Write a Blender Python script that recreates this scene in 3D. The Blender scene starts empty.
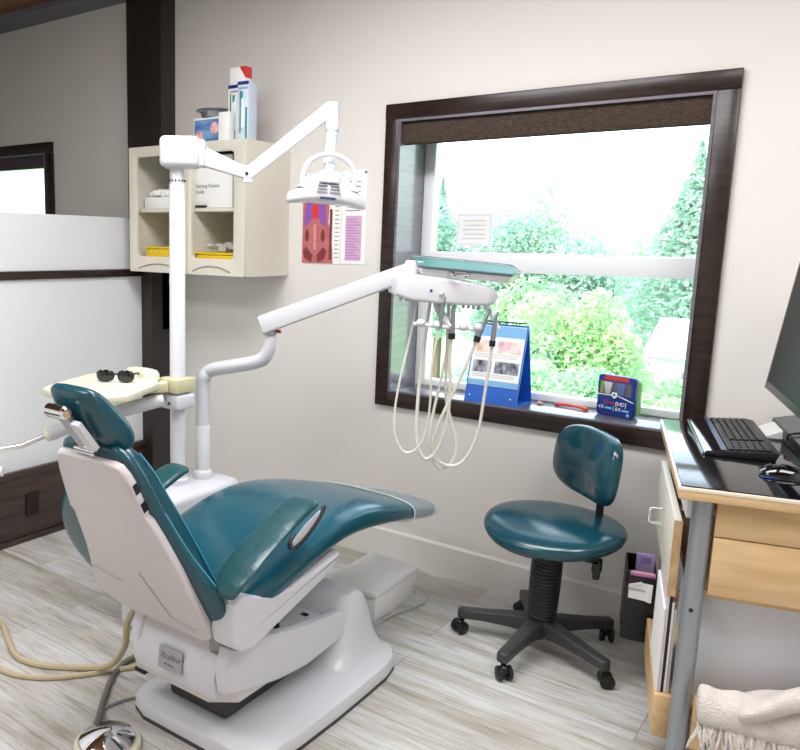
import bpy, bmesh, math, random
from mathutils import Vector, Matrix
C = bpy.context.scene.collection
PI = math.pi
random.seed(7)

# ------------------------------------------------------------------ helpers
def lin(c):
    return tuple((x / 12.92 if x <= .04045 else ((x + .055) / 1.055) ** 2.4) for x in c)

def rgb(h):
    return lin(tuple(int(h[i:i + 2], 16) / 255 for i in (0, 2, 4)))

MATS = {}
def mat(name, col, rough=.5, metal=0., var=0., scale=20., stretch=(1, 1, 1), col2=None, bump=0., bscale=80., coat=0., trans=0., alpha=1., spec=.5, emit=0., sss=0.):
    m = bpy.data.materials.new(name); m.use_nodes = True
    nt = m.node_tree; b = nt.nodes['Principled BSDF']
    if isinstance(col, str): col = rgb(col)
    if isinstance(col2, str): col2 = rgb(col2)
    b.inputs['Base Color'].default_value = (*col, 1)
    b.inputs['Roughness'].default_value = rough
    b.inputs['Metallic'].default_value = metal
    b.inputs['Specular IOR Level'].default_value = spec
    b.inputs['Coat Weight'].default_value = coat
    b.inputs['Coat Roughness'].default_value = .1
    b.inputs['Transmission Weight'].default_value = trans
    b.inputs['Alpha'].default_value = alpha
    if emit:
        b.inputs['Emission Color'].default_value = (*col, 1)
        b.inputs['Emission Strength'].default_value = emit
    if var or bump or col2:
        tc = nt.nodes.new('ShaderNodeTexCoord')
        mp = nt.nodes.new('ShaderNodeMapping'); mp.inputs['Scale'].default_value = stretch
        nt.links.new(tc.outputs['Object'], mp.inputs['Vector'])
    if var or col2:
        n = nt.nodes.new('ShaderNodeTexNoise'); n.inputs['Scale'].default_value = scale; n.inputs['Detail'].default_value = 5
        nt.links.new(mp.outputs[0], n.inputs['Vector'])
        r = nt.nodes.new('ShaderNodeValToRGB')
        c2 = col2 or tuple(max(0, x * (1 - var)) for x in col)
        r.color_ramp.elements[0].position = .35; r.color_ramp.elements[1].position = .65
        r.color_ramp.elements[0].color = (*c2, 1); r.color_ramp.elements[1].color = (*col, 1)
        nt.links.new(n.outputs['Fac'], r.inputs['Fac']); nt.links.new(r.outputs['Color'], b.inputs['Base Color'])
    if bump:
        n2 = nt.nodes.new('ShaderNodeTexNoise'); n2.inputs['Scale'].default_value = bscale; n2.inputs['Detail'].default_value = 4
        nt.links.new(mp.outputs[0], n2.inputs['Vector'])
        bp = nt.nodes.new('ShaderNodeBump'); bp.inputs['Strength'].default_value = bump; bp.inputs['Distance'].default_value = .01
        nt.links.new(n2.outputs['Fac'], bp.inputs['Height']); nt.links.new(bp.outputs['Normal'], b.inputs['Normal'])
    MATS[name] = m
    return m

def floor_mat():
    m = bpy.data.materials.new('whitewashed_planks'); m.use_nodes = True
    nt = m.node_tree; b = nt.nodes['Principled BSDF']; N = nt.nodes.new; K = nt.links.new
    tc = N('ShaderNodeTexCoord')
    br = N('ShaderNodeTexBrick'); br.offset = .37; br.offset_frequency = 2
    br.inputs['Scale'].default_value = 1; br.inputs['Brick Width'].default_value = 1.25; br.inputs['Row Height'].default_value = .19
    br.inputs['Mortar Size'].default_value = .0016; br.inputs['Mortar Smooth'].default_value = .3; br.inputs['Bias'].default_value = 0
    br.inputs['Color1'].default_value = (0, 0, 0, 1); br.inputs['Color2'].default_value = (1, 1, 1, 1); br.inputs['Mortar'].default_value = (.5, .5, .5, 1)
    K(tc.outputs['Object'], br.inputs['Vector'])
    mp = N('ShaderNodeMapping'); mp.inputs['Scale'].default_value = (1.0, 9, 1); K(tc.outputs['Object'], mp.inputs['Vector'])
    # shift the grain per plank
    ad = N('ShaderNodeVectorMath'); ad.operation = 'ADD'
    sc = N('ShaderNodeVectorMath'); sc.operation = 'SCALE'; sc.inputs['Scale'].default_value = 7.3
    K(br.outputs['Color'], sc.inputs[0]); K(mp.outputs[0], ad.inputs[0]); K(sc.outputs[0], ad.inputs[1])
    n = N('ShaderNodeTexNoise'); n.inputs['Scale'].default_value = 1.7; n.inputs['Detail'].default_value = 8; n.inputs['Roughness'].default_value = .65
    K(ad.outputs[0], n.inputs['Vector'])
    r = N('ShaderNodeValToRGB'); e = r.color_ramp.elements
    e[0].position = .25; e[0].color = (*rgb('938E84'), 1); e[1].position = .72; e[1].color = (*rgb('DADCDF'), 1)
    x = e.new(.42); x.color = (*rgb('BDBAB4'), 1)
    x = e.new(.55); x.color = (*rgb('CFD0D0'), 1)
    K(n.outputs['Fac'], r.inputs['Fac'])
    # plank to plank tint
    hs = N('ShaderNodeMix'); hs.data_type = 'RGBA'; hs.blend_type = 'MULTIPLY'; hs.inputs['Factor'].default_value = 1
    r2 = N('ShaderNodeValToRGB'); r2.color_ramp.elements[0].color = (*rgb('E4DFD6'), 1); r2.color_ramp.elements[1].color = (1, 1, 1, 1)
    K(br.outputs['Color'], r2.inputs['Fac']); K(r.outputs['Color'], hs.inputs['A']); K(r2.outputs['Color'], hs.inputs['B'])
    # fine grain flecks and knots
    mp3 = N('ShaderNodeMapping'); mp3.inputs['Scale'].default_value = (5, 60, 1); K(tc.outputs['Object'], mp3.inputs['Vector'])
    n3 = N('ShaderNodeTexNoise'); n3.inputs['Scale'].default_value = 1.5; n3.inputs['Detail'].default_value = 4; K(mp3.outputs[0], n3.inputs['Vector'])
    r3 = N('ShaderNodeValToRGB'); r3.color_ramp.elements[0].position = .3; r3.color_ramp.elements[0].color = (.62, .58, .53, 1)
    r3.color_ramp.elements[1].position = .5; r3.color_ramp.elements[1].color = (1, 1, 1, 1)
    K(n3.outputs['Fac'], r3.inputs['Fac'])
    h3 = N('ShaderNodeMix'); h3.data_type = 'RGBA'; h3.blend_type = 'MULTIPLY'; h3.inputs['Factor'].default_value = .7
    K(hs.outputs['Result'], h3.inputs['A']); K(r3.outputs['Color'], h3.inputs['B'])
    mx = N('ShaderNodeMix'); mx.data_type = 'RGBA'
    K(br.outputs['Fac'], mx.inputs['Factor']); K(h3.outputs['Result'], mx.inputs['A']); mx.inputs['B'].default_value = (*rgb('8F897F'), 1)
    K(mx.outputs['Result'], b.inputs['Base Color'])
    b.inputs['Roughness'].default_value = .38
    bp = N('ShaderNodeBump'); bp.inputs['Strength'].default_value = .15; bp.inputs['Distance'].default_value = .003
    K(n3.outputs['Fac'], bp.inputs['Height']); K(bp.outputs['Normal'], b.inputs['Normal'])
    return m

class MB:
    """collects geometry in one bmesh; build() links it as one mesh object"""
    def __init__(s): s.bm = bmesh.new(); s.mi = 0
    def _mark(s, fs):
        for f in fs: f.material_index = s.mi
    def _add(s, tmp, M=None):
        if M is not None: bmesh.ops.transform(tmp, matrix=M, verts=tmp.verts)
        me = bpy.data.meshes.new('tmp'); tmp.to_mesh(me); tmp.free()
        n = len(s.bm.faces); s.bm.from_mesh(me); bpy.data.meshes.remove(me)
        s.bm.faces.ensure_lookup_table()
        s._mark(s.bm.faces[n:])
        return s
    def box(s, x0, x1, y0, y1, z0, z1, bev=0., M=None, seg=2):
        t = bmesh.new(); bmesh.ops.create_cube(t, size=1)
        bmesh.ops.transform(t, matrix=Matrix.Translation(((x0 + x1) / 2, (y0 + y1) / 2, (z0 + z1) / 2)) @ Matrix.Diagonal((abs(x1 - x0), abs(y1 - y0), abs(z1 - z0), 1)), verts=t.verts)
        if bev: bmesh.ops.bevel(t, geom=t.edges[:], offset=bev, segments=seg, affect='EDGES', profile=.5)
        return s._add(t, M)
    def prism(s, pts, h0, h1, axis='z', bev=0., M=None, seg=2):
        """pts: 2D outline; axis z:(x,y) x:(y,z) y:(x,z)"""
        t = bmesh.new()
        def p3(p, h): return {'z': (p[0], p[1], h), 'x': (h, p[0], p[1]), 'y': (p[0], h, p[1])}[axis]
        a = [t.verts.new(p3(p, h0)) for p in pts]; b = [t.verts.new(p3(p, h1)) for p in pts]
        n = len(pts)
        f1 = t.faces.new(a); f2 = t.faces.new(b)
        for i in range(n): t.faces.new((a[i], a[(i + 1) % n], b[(i + 1) % n], b[i]))
        bmesh.ops.recalc_face_normals(t, faces=t.faces)
        if bev:
            es = [e for e in t.edges if e in f1.edges[:] or e in f2.edges[:]]
            bmesh.ops.bevel(t, geom=es, offset=bev, segments=seg, affect='EDGES', profile=.5)
        return s._add(t, M)
    def loft(s, loops, cap=True, closed=True, M=None):
        t = bmesh.new(); R = [[t.verts.new(p) for p in lp] for lp in loops]; n = len(R[0])
        for a, b in zip(R, R[1:]):
            for i in range(n if closed else n - 1):
                j = (i + 1) % n
                t.faces.new((a[i], a[j], b[j], b[i]))
        if cap and closed:
            t.faces.new(R[0]); t.faces.new(R[-1])
        bmesh.ops.recalc_face_normals(t, faces=t.faces)
        return s._add(t, M)
    def tube(s, pts, r, n=10, smooth=0, cap=True, M=None):
        pts = [Vector(p) for p in pts]
        if smooth: pts = spline(pts, smooth)
        k = len(pts); rs = r if isinstance(r, (list, tuple)) else None
        loops = []; up = None
        for i, p in enumerate(pts):
            d = (pts[min(i + 1, k - 1)] - pts[max(i - 1, 0)]).normalized()
            if up is None:
                up = Vector((0, 0, 1)) if abs(d.z) < .9 else Vector((1, 0, 0))
            u = (up - d * up.dot(d)).normalized(); v = d.cross(u); up = u
            if rs:
                f = i / (k - 1) * (len(rs) - 1); q = int(min(f, len(rs) - 2)); rr = rs[q] + (rs[q + 1] - rs[q]) * (f - q)
            else: rr = r
            loops.append([p + (u * math.cos(2 * PI * j / n) + v * math.sin(2 * PI * j / n)) * rr for j in range(n)])
        return s.loft(loops, cap=cap, M=M)
    def lathe(s, prof, n=24, M=None):
        """prof: (r, z) list round z"""
        t = bmesh.new(); R = []
        for r, z in prof:
            if r < 1e-5: R.append([t.verts.new((0, 0, z))])
            else: R.append([t.verts.new((r * math.cos(2 * PI * j / n), r * math.sin(2 * PI * j / n), z)) for j in range(n)])
        for a, b in zip(R, R[1:]):
            for i in range(n):
                j = (i + 1) % n
                if len(a) == 1 and len(b) > 1: t.faces.new((a[0], b[i], b[j]))
                elif len(b) == 1 and len(a) > 1: t.faces.new((a[i], a[j], b[0]))
                elif len(a) > 1: t.faces.new((a[i], a[j], b[j], b[i]))
        for L in (R[0], R[-1]):
            if len(L) > 1: t.faces.new(L)
        bmesh.ops.recalc_face_normals(t, faces=t.faces)
        return s._add(t, M)
    def ball(s, c, r, M=None, u=16, v=10):
        t = bmesh.new(); bmesh.ops.create_uvsphere(t, u_segments=u, v_segments=v, radius=1)
        r = r if isinstance(r, (list, tuple)) else (r, r, r)
        bmesh.ops.transform(t, matrix=Matrix.Translation(c) @ Matrix.Diagonal((*r, 1)), verts=t.verts)
        return s._add(t, M)
    def quad(s, pts, M=None):
        t = bmesh.new(); t.faces.new([t.verts.new(p) for p in pts]); return s._add(t, M)
    def build(s, name, mats, parent=None, smooth=True, world=True, angle=40, subd=0, weld=False):
        if weld: bmesh.ops.remove_doubles(s.bm, verts=s.bm.verts, dist=1e-5)
        me = bpy.data.meshes.new(name); s.bm.to_mesh(me); s.bm.free()
        if world and parent is not None: me.transform(WM[root_of(parent)].inverted())
        if not isinstance(mats, (list, tuple)): mats = [mats]
        for m in mats: me.materials.append(m)
        o = bpy.data.objects.new(name, me); C.objects.link(o)
        if parent is not None: o.parent = parent
        if smooth:
            for p in me.polygons: p.use_smooth = True
            me.set_sharp_from_angle(angle=math.radians(angle))
        if subd:
            md = o.modifiers.new('subdivision', 'SUBSURF'); md.levels = subd; md.render_levels = subd
        return o

def spline(P, k):
    out = []
    for i in range(len(P) - 1):
        p0, p1, p2, p3 = P[max(i - 1, 0)], P[i], P[i + 1], P[min(i + 2, len(P) - 1)]
        for j in range(k):
            t = j / k
            out.append(.5 * ((2 * p1) + (p2 - p0) * t + (2 * p0 - 5 * p1 + 4 * p2 - p3) * t * t + (3 * p1 - p0 - 3 * p2 + p3) * t ** 3))
    out.append(P[-1]); return out

WM = {}
def root_of(o):
    while o.parent is not None: o = o.parent
    return o
def thing(name, label, cat, loc=(0, 0, 0), rotz=0., group=None):
    o = bpy.data.objects.new(name, None); C.objects.link(o); o.empty_display_size = .05
    o.location = loc; o.rotation_euler = (0, 0, rotz)
    WM[o] = Matrix.Translation(loc) @ Matrix.Rotation(rotz, 4, 'Z')
    return tag(o, label, cat, group)
def tag(o, label, cat, group=None):
    o['label'] = label; o['category'] = cat
    if group: o['group'] = group
    return o
def struct(o): o['kind'] = 'structure'; return o
def mono(mb, name, mats, label, cat, loc, rotz=0., group=None, **k):
    """a thing that is one mesh, its geometry given round its own base"""
    o = mb.build(name, mats, None, **k); o.location = loc; o.rotation_euler = (0, 0, rotz)
    WM[o] = Matrix.Translation(loc) @ Matrix.Rotation(rotz, 4, 'Z')
    return tag(o, label, cat, group)
def text(name, body, size, M, m, parent, align='CENTER', font_shear=0., depth=.0004, label=None):
    """raised lettering; M (in the thing's own frame) maps the text's x,y plane"""
    cu = bpy.data.curves.new('lettering', 'FONT'); cu.body = body; cu.size = size; cu.align_x = align; cu.align_y = 'CENTER'
    cu.extrude = depth; cu.shear = font_shear; cu.resolution_u = 2
    t = bpy.data.objects.new('lettering', cu); C.objects.link(t)
    bpy.context.view_layer.update()
    me = bpy.data.meshes.new_from_object(t.evaluated_get(bpy.context.evaluated_depsgraph_get()))
    bpy.data.objects.remove(t); bpy.data.curves.remove(cu)
    me.transform(M); me.materials.clear(); me.materials.append(m)
    o = bpy.data.objects.new(name, me); C.objects.link(o); o.parent = parent
    return o
def frame(origin, xd, yd):
    x = Vector(xd).normalized(); y = Vector(yd); y = (y - x * x.dot(y)).normalized(); z = x.cross(y)
    M = Matrix((x, y, z)).transposed().to_4x4(); M.translation = origin; return M
def rrect(x0, x1, y0, y1, r, n=5):
    out = []
    for cx, cy, a in ((x1 - r, y0 + r, -90), (x1 - r, y1 - r, 0), (x0 + r, y1 - r, 90), (x0 + r, y0 + r, 180)):
        for i in range(n + 1):
            t = math.radians(a + 90 * i / n); out.append((cx + r * math.cos(t), cy + r * math.sin(t)))
    return out
def sup(a, b, e, n):
    """superellipse half-axes a,b exponent e"""
    o = []
    for i in range(n):
        t = 2 * PI * i / n; c, s_ = math.cos(t), math.sin(t)
        o.append((a * math.copysign(abs(c) ** (2 / e), c), b * math.copysign(abs(s_) ** (2 / e), s_)))
    return o

# ------------------------------------------------------------------ materials
WALL = mat('wall_paint', 'DFDBD6', .75, bump=.04, bscale=250)
PANEL = mat('white_panel', 'E3E5E8', .35)
TRIM = mat('white_trim', 'E2DFD9', .4)
DARKWOOD = mat('dark_stained_wood', '33251F', .3, col2='1E1512', scale=6, stretch=(1, 1, 9), coat=.08, spec=.35)
DARKWOODX = mat('dark_stained_wood_across', '33251F', .3, col2='1E1512', scale=6, stretch=(1, 9, 9), coat=.08, spec=.35)
JAMB = mat('sky_sheen_jamb', '66626C', .33, col2='57525A', scale=6, stretch=(1, 1, 9), coat=1., spec=.9)  # dark wood, its base colour greyed to carry the sky's sheen
WAINS = mat('wainscot_wood', '43312A', .35, col2='2C1F1A', scale=5, stretch=(9, 1, 9), coat=.2)
POST = mat('dark_post_paint', '2A2423', .3)
CEIL = mat('ceiling_wood', '8A5A30', .6, col2='6B4423', scale=3, stretch=(1, 12, 1))
GREY = mat('grey_band', '77747A', .7)
FLOOR = floor_mat()
VINYL = mat('white_vinyl', 'ECEEF0', .3)
WHITE = mat('white_plastic', 'D0D0D5', .3, coat=.1)
BOXW = mat('shade_lifted_white', 'F2F2F2', .35)  # white brightened in the colour to offset the chair's shade on the box
WARMW = mat('warm_white_plastic', 'CFC9C9', .35)
SHELL = mat('shell_plastic', 'CFC8C9', .35)
CREAM = mat('cream_laminate', 'D9D5C7', .4)
BEIGE = mat('beige_plastic', 'D9D6BE', .4)
TEAL = mat('teal_vinyl', '0E4E5E', .22, var=.12, scale=9, bump=.12, bscale=14, spec=.6)
TEAL2 = mat('teal_vinyl_dark', '0F4753', .25, bump=.2, bscale=12, spec=.6)
TEALS = mat('teal_stool_vinyl', '0C414D', .2, spec=.6)
SLING = mat('sling_vinyl', '17484E', .3, bump=.35, bscale=18, spec=.6)
PIPING = mat('blue_piping', '3E8FA8', .35)
CLEAR = mat('clear_plastic_film', 'DFEAEC', .12, alpha=.33, bump=.5, bscale=30, spec=.8)
CHROME = mat('chrome', 'E8E8E8', .08, 1.)
STEEL = mat('brushed_steel', 'A9ADB2', .32, 1.)
GREYM = mat('grey_paint_metal', '9A9EA3', .33, .6)
BLACK = mat('black_plastic', '0D0D0F', .4)
BLACKG = mat('black_gloss', '08080B', .07, coat=.5)
DKGREY = mat('dark_grey_plastic', '3A3A3C', .45)
DARK = mat('dark_gap', '141414', .6)
HOSE = mat('tan_hose', 'B9AC8C', .45)
HOSEW = mat('cream_hose', 'D2CEC3', .4)
HOSEG = mat('grey_hose', '6E6A62', .5)
MAPLE = mat('maple_wood', 'D9B98C', .4, col2='C6A273', scale=3, stretch=(1.2, 12, 9), coat=.2)
MAPLEY = mat('maple_wood_long', 'D9B98C', .4, col2='C6A273', scale=3, stretch=(12, 1.2, 9), coat=.2)
GRANITE = mat('black_counter', '0B0D12', .07, coat=.6)
GREEN = mat('green_mat', '0E6A5E', .45)
YELLOW = mat('yellow_plastic', 'E8C51C', .35)
PAPER = mat('paper_white', 'EDEDEB', .7)
PAPERG = mat('paper_grey', 'BFC0C4', .7)
BLUE = mat('blue_card', '1B5FBE', .4)
BLUED = mat('deep_blue_card', '15307E', .35)
SKYB = mat('light_blue_print', '77B1DF', .5)
RED = mat('red_plastic', 'D0322A', .35)
ORANGE = mat('orange_plastic', 'E0582C', .35)
LGREEN = mat('light_green_plastic', '8CC871', .35)
PINK = mat('pink_print', 'CFA3C8', .6)
FLESH = mat('flesh_print', 'BE6A6C', .6, var=.2, scale=25)
FLESHD = mat('dark_flesh_print', '7C2E33', .6)
PURPLE = mat('purple_print', '8452A8', .6)
LILAC = mat('lilac_folder', '9E8DBB', .5)
SHADE = mat('woven_shade', '5B4A3E', .85, col2='33281F', scale=60, stretch=(1, 1, 6), bump=.6, bscale=180)
TOWEL = mat('towel_cloth', 'DFD9D3', .95, col2='D2CAC3', scale=14, stretch=(1, 1, 1), bump=.7, bscale=220)
SCREEN = mat('screen_off', '0B0C0F', .45, spec=.12)
GLASS = None
def glass_mat():
    m = bpy.data.materials.new('window_glass'); m.use_nodes = True; nt = m.node_tree
    for n in list(nt.nodes):
        if n.type == 'BSDF_PRINCIPLED': nt.nodes.remove(n)
    out = nt.nodes['Material Output']
    tr = nt.nodes.new('ShaderNodeBsdfTransparent'); tr.inputs['Color'].default_value = (.95, .985, .98, 1)
    gl = nt.nodes.new('ShaderNodeBsdfGlossy'); gl.inputs['Roughness'].default_value = .02
    mx = nt.nodes.new('ShaderNodeMixShader'); mx.inputs['Fac'].default_value = .06
    nt.links.new(tr.outputs[0], mx.inputs[1]); nt.links.new(gl.outputs[0], mx.inputs[2]); nt.links.new(mx.outputs[0], out.inputs['Surface'])
    return m
GLASS = glass_mat()

# ------------------------------------------------------------------ room shell
H = 2.85; XL, XR, YF = -6.6, 1.25, -4.6; WT = .26
b = MB(); b.quad([(XL, YF, 0), (XR, YF, 0), (XR, 0, 0), (XL, 0, 0)]); b.box(XL, XR, YF, WT, -.12, -.001)
struct(b.build('floor', FLOOR, smooth=False))
b = MB(); b.box(XL, XR, YF, WT, H, H + .1)
struct(b.build('ceiling', CEIL, smooth=False))
# back wall with its two window holes
W1 = (-1.795, -.549, .819, 2.045); W2 = (-5.6, -4.36, .85, 2.035)
b = MB()
for x0, x1, z0, z1 in ((XL, W2[0], 0, H), (W2[0], W2[1], 0, W2[2]), (W2[0], W2[1], W2[3], H), (W2[1], W1[0], 0, H), (W1[0], W1[1], 0, W1[2]), (W1[0], W1[1], W1[3], H), (W1[1], XR, 0, H)):
    b.box(x0, x1, 0, WT, z0, z1)
struct(b.build('wall_back', WALL, smooth=False))
for nm, x0, x1, y0, y1 in (('wall_left', XL - .1, XL, YF, WT), ('wall_right', XR, XR + .1, YF, WT), ('wall_front', XL, XR, YF - .1, YF)):
    b = MB(); b.box(x0, x1, y0, y1, 0, H); struct(b.build(nm, WALL, smooth=False))
b = MB(); b.box(XL, XR, -.2, -.001, H - .03, H - .001)
struct(b.build('trim_1', GREY, smooth=False))
# baseboard
b = MB(); b.prism([(-.018, 0), (0, 0), (0, .15), (-.010, .15), (-.018, .142)], -3.2, XR, axis='x')
struct(b.build('baseboard_back', TRIM, smooth=False))
# dark post against the back wall
b = MB(); b.box(-3.47, -3.2, -.11, -.001, 1.0, H - .031, .003); b.box(-3.47, -3.2, -.19, -.001, .0, 1.34, .003)
struct(b.build('trim_2', POST))
# half-height partition running towards the camera
b = MB(); b.box(-3.43, -3.28, YF, -.191, 0, 1.3); b.box(-3.40, -3.285, YF, -.19, 1.34, 1.615, .003)
struct(b.build('wall_partition', PANEL, smooth=False))
b = MB(); b.box(-3.45, -3.262, YF, -.19, 1.302, 1.34, .004)
struct(b.build('trim_3', DARKWOOD))
b = MB()
b.box(-3.278, -3.262, YF, -.19, 0.0, .335, .002); b.box(-3.278, -3.25, YF, -.19, .335, .373, .006); b.box(-3.278, -3.252, YF, -.19, 0, .03, .004)
struct(b.build('baseboard_left', WAINS))

def window(name, W, y_in, rail, right_only=False):
    x0, x1, z0, z1 = W
    root = bpy.data.objects.new(name, None); C.objects.link(root); WM[root] = Matrix(); struct(root)
    cw = .066
    b = MB()
    b.box(x0 - cw, x0, -.022, -.0, z0 - cw, z1, .003); b.box(x1, x1 + cw + .006, -.022, 0, z0 - cw, z1, .003)
    b.build('side_casing', DARKWOOD, root)
    b = MB(); b.box(x0 - cw, x1 + cw + .006, -.025, 0, z1, z1 + cw, .003)
    b.build('head_casing', DARKWOODX, root)
    b = MB(); b.box(x0, x1, -.022, 0, z0 - cw, z0, .003)
    b.build('apron', DARKWOODX, root)
    b = MB(); t = .012
    b.box(x0 + .0005, x0 + t, -.02, y_in, z0, z1); b.box(x1 - t, x1 - .0005, -.02, y_in, z0, z1); b.box(x0 + t, x1 - t, -.02, y_in, z1 - t, z1 - .0005)
    b.build('jamb', JAMB, root)
    b = MB(); b.box(x0 + t, x1 - t, -.02, y_in, z0 + .0005, z0 + t, .002)
    b.build('sill', JAMB, root)
    b = MB(); f = .055; y0, y1 = y_in - .005, y_in + .05
    zf0 = z0 + t
    b.box(x0 + t, x0 + t + f, y0, y1, zf0, z1 - t, .004); b.box(x1 - t - .03, x1 - t, y0, y1, zf0, z1 - t, .004)
    b.box(x0 + t + f, x1 - t - .03, y0, y1, zf0, zf0 + .03, .004); b.box(x0 + t + f, x1 - t - .03, y0, y1, z1 - t - .05, z1 - t, .004)
    b.build('frame', VINYL, root)
    if rail:
        b = MB(); b.box(x0 + t + f, x1 - t - .03, y0 - .008, y1, rail[0], rail[1], .006); b.build('meeting_rail', VINYL, root)
    yg = y_in + .022
    spans = [(zf0 + .03, rail[0]), (rail[1], z1 - t - .05)] if rail else [(zf0 + .03, z1 - t - .05)]
    for a, c in spans:
        b = MB(); b.box(x0 + t + f - .004, x1 - t - .03 + .004, yg, yg + .005, a - .004, c + .004); b.build('pane', GLASS, root, smooth=False)
    return root
w1 = window('window_1', W1, .225, (1.385, 1.47))
window('window_2', W2, .225, None)
b = MB(); b.box(-.60, -.585, .19, .219, .975, 1.055, .004); b.box(-.604, -.588, .17, .2, 1.0, 1.03, .003)
b.build('latch', VINYL, w1)

# woven blinds rolled up under both window heads
t = thing('roller_blind', 'brown woven roller blind rolled up at the top of the large window', 'blind', (-1.17, .03, 1.935))
b = MB(); b.box(-1.783, -.562, .0, .012, 1.94, 2.032, .003); b.tube([(-1.78, .045, 2.0), (-.565, .045, 2.0)], .03, 14); b.build('valance', SHADE, t)
b = MB(); b.tube([(-1.78, .022, 1.944), (-.565, .022, 1.944)], .008, 8); b.build('bottom_rail', SHADE, t)
t = thing('roller_blind', 'dark roller blind at the top of the small window beyond the partition', 'blind', (-4.98, .03, 1.93))
b = MB(); b.box(-5.588, -4.373, .0, .012, 1.945, 2.022, .003); b.tube([(-5.585, .045, 1.99), (-4.376, .045, 1.99)], .028, 14); b.build('valance', mat('grey_shade', '4A4243', .8), t)

# ------------------------------------------------------------------ wall outlet on the wainscot
t = thing('wall_outlet', 'dark brown outlet plate on the wainscot below the white partition', 'outlet', (-3.262, -.95, .19))
b = MB(); b.box(-3.262, -3.254, -.99, -.912, .125, .247, .003); b.build('cover_plate', mat('outlet_brown', '1C1412', .35), t)
for z in (.158, .214):
    b = MB(); b.box(-3.2545, -3.252, -.968, -.934, z - .017, z + .017, .004); b.build('socket', BLACK, t)

# ------------------------------------------------------------------ wall cabinet
CX0, CX1, CYF, CZ0, CZ1 = -3.197, -2.405, -.345, 1.335, 1.967
t = thing('storage_cabinet', 'cream two-door wall cabinet with open door frames beside the dark post', 'cabinet', (-2.80, 0, CZ0))
b = MB(); th = .018; yb = -.001; yf = CYF + .02
b.box(CX0, CX0 + th, yf, yb, CZ0, CZ1); b.box(CX1 - th, CX1, yf, yb, CZ0, CZ1)
b.box(CX0 + th, CX1 - th, yf, yb, CZ0, CZ0 + .07); b.box(CX0 + th, CX1 - th, yf, yb, CZ1 - th, CZ1); b.box(CX0 + th, CX1 - th, -.012, yb, CZ0 + .07, CZ1 - th)
b.box(-2.785, -2.767, yf, yb, CZ0 + .07, CZ1 - th)
b.build('carcass', CREAM, t, smooth=False)
b = MB(); b.box(CX0 + th, -2.786, yf + .02, -.012, 1.642, 1.66); b.box(-2.766, CX1 - th, yf + .02, -.012, 1.642, 1.66)
b.build('shelf', CREAM, t, smooth=False)
def cab_door(x0, x1):
    ox0, ox1, oz0, oz1 = x0 + .052, x1 - .07 + .005, 1.415, 1.918
    if x0 > -2.9: ox0, ox1 = -2.753, -2.476
    else: ox0, ox1 = -3.146, -2.812
    outer = rrect(x0, x1, CZ0, CZ1, .006, 3); inner = rrect(ox0, ox1, oz0, oz1, .022, 3)
    bm = MB(); L = []
    for y, pts in ((CYF, outer), (CYF + .02, outer), (CYF + .02, inner), (CYF + .004, inner), (CYF, [(p[0] + (.006 if p[0] > (ox0 + ox1) / 2 else -.006), p[1] + (.006 if p[1] > 1.66 else -.006)) for p in inner])):
        L.append([(p[0], y, p[1]) for p in pts])
    L.append(L[0]); bm.loft(L, cap=False); d = bm.build('door', CREAM, t, weld=True)
    cx = (ox0 + ox1) / 2; hw = (ox1 - ox0) / 2 - .015
    bm = MB(); P = []
    for i in range(15):
        u = -1 + 2 * i / 14; P.append((cx + hw * u, CYF - .0005, 1.352 + .026 * (1 - u * u)))
    bm.tube(P, .004, 6); bm.build('arched_groove', mat('groove_shadow', 'A09B8C', .6) if 'groove_shadow' not in MATS else MATS['groove_shadow'], d)
cab_door(CX0, -2.779); cab_door(-2.775, CX1)

# contents of the cabinet
t = thing('tissue_box', 'small white box of crumpled tissues on the left cabinet shelf', 'box', (-3.06, -.22, 1.66))
b = MB(); b.box(-3.15, -2.96, -.28, -.15, 1.661, 1.72, .004); b.build('carton', PAPER, t)
b = MB(); random.seed(3)
for i in range(9): b.ball((-3.12 + .018 * i, -.22 + random.uniform(-.04, .03), 1.725 + random.uniform(0, .02)), (.022, .025, random.uniform(.012, .026)), u=8, v=6)
b.build('tissue', PAPER, t, angle=20)
t = thing('guide_box', 'large white lettered box on the upper right cabinet shelf', 'box', (-2.66, -.2, 1.66))
b = MB(); b.box(-2.795, -2.53, -.29, -.11, 1.661, 1.91, .003); b.build('carton', PAPER, t)
INK = mat('grey_ink', '6D6C72', .6); INKD = mat('dark_ink', '22232A', .6)
LM = Matrix.Translation(-Vector((-2.66, -.2, 1.66)))
text('lettering', 'Nursing Patient', .026, LM @ frame((-2.775, -.2908, 1.765), (1, 0, 0), (0, 0, 1)), INK, t, 'LEFT')
text('lettering', 'Guide', .026, LM @ frame((-2.775, -.2908, 1.737), (1, 0, 0), (0, 0, 1)), INK, t, 'LEFT')
t = thing('instrument_case', 'black flat case lying behind the white lettered box on the cabinet shelf', 'case', (-2.72, -.3, 1.66))
b = MB(); b.box(-2.755, -2.69, -.312, -.293, 1.661, 1.672, .003); b.build('case', BLACK, t)
tray_data = (('yellow_tray', 'yellow plastic tray with a ribbed rim in the lower left of the cabinet', -3.12, -2.84),
             ('yellow_tray', 'low yellow tray under clear wrapping in the lower right of the cabinet', -2.755, -2.48))
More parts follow.
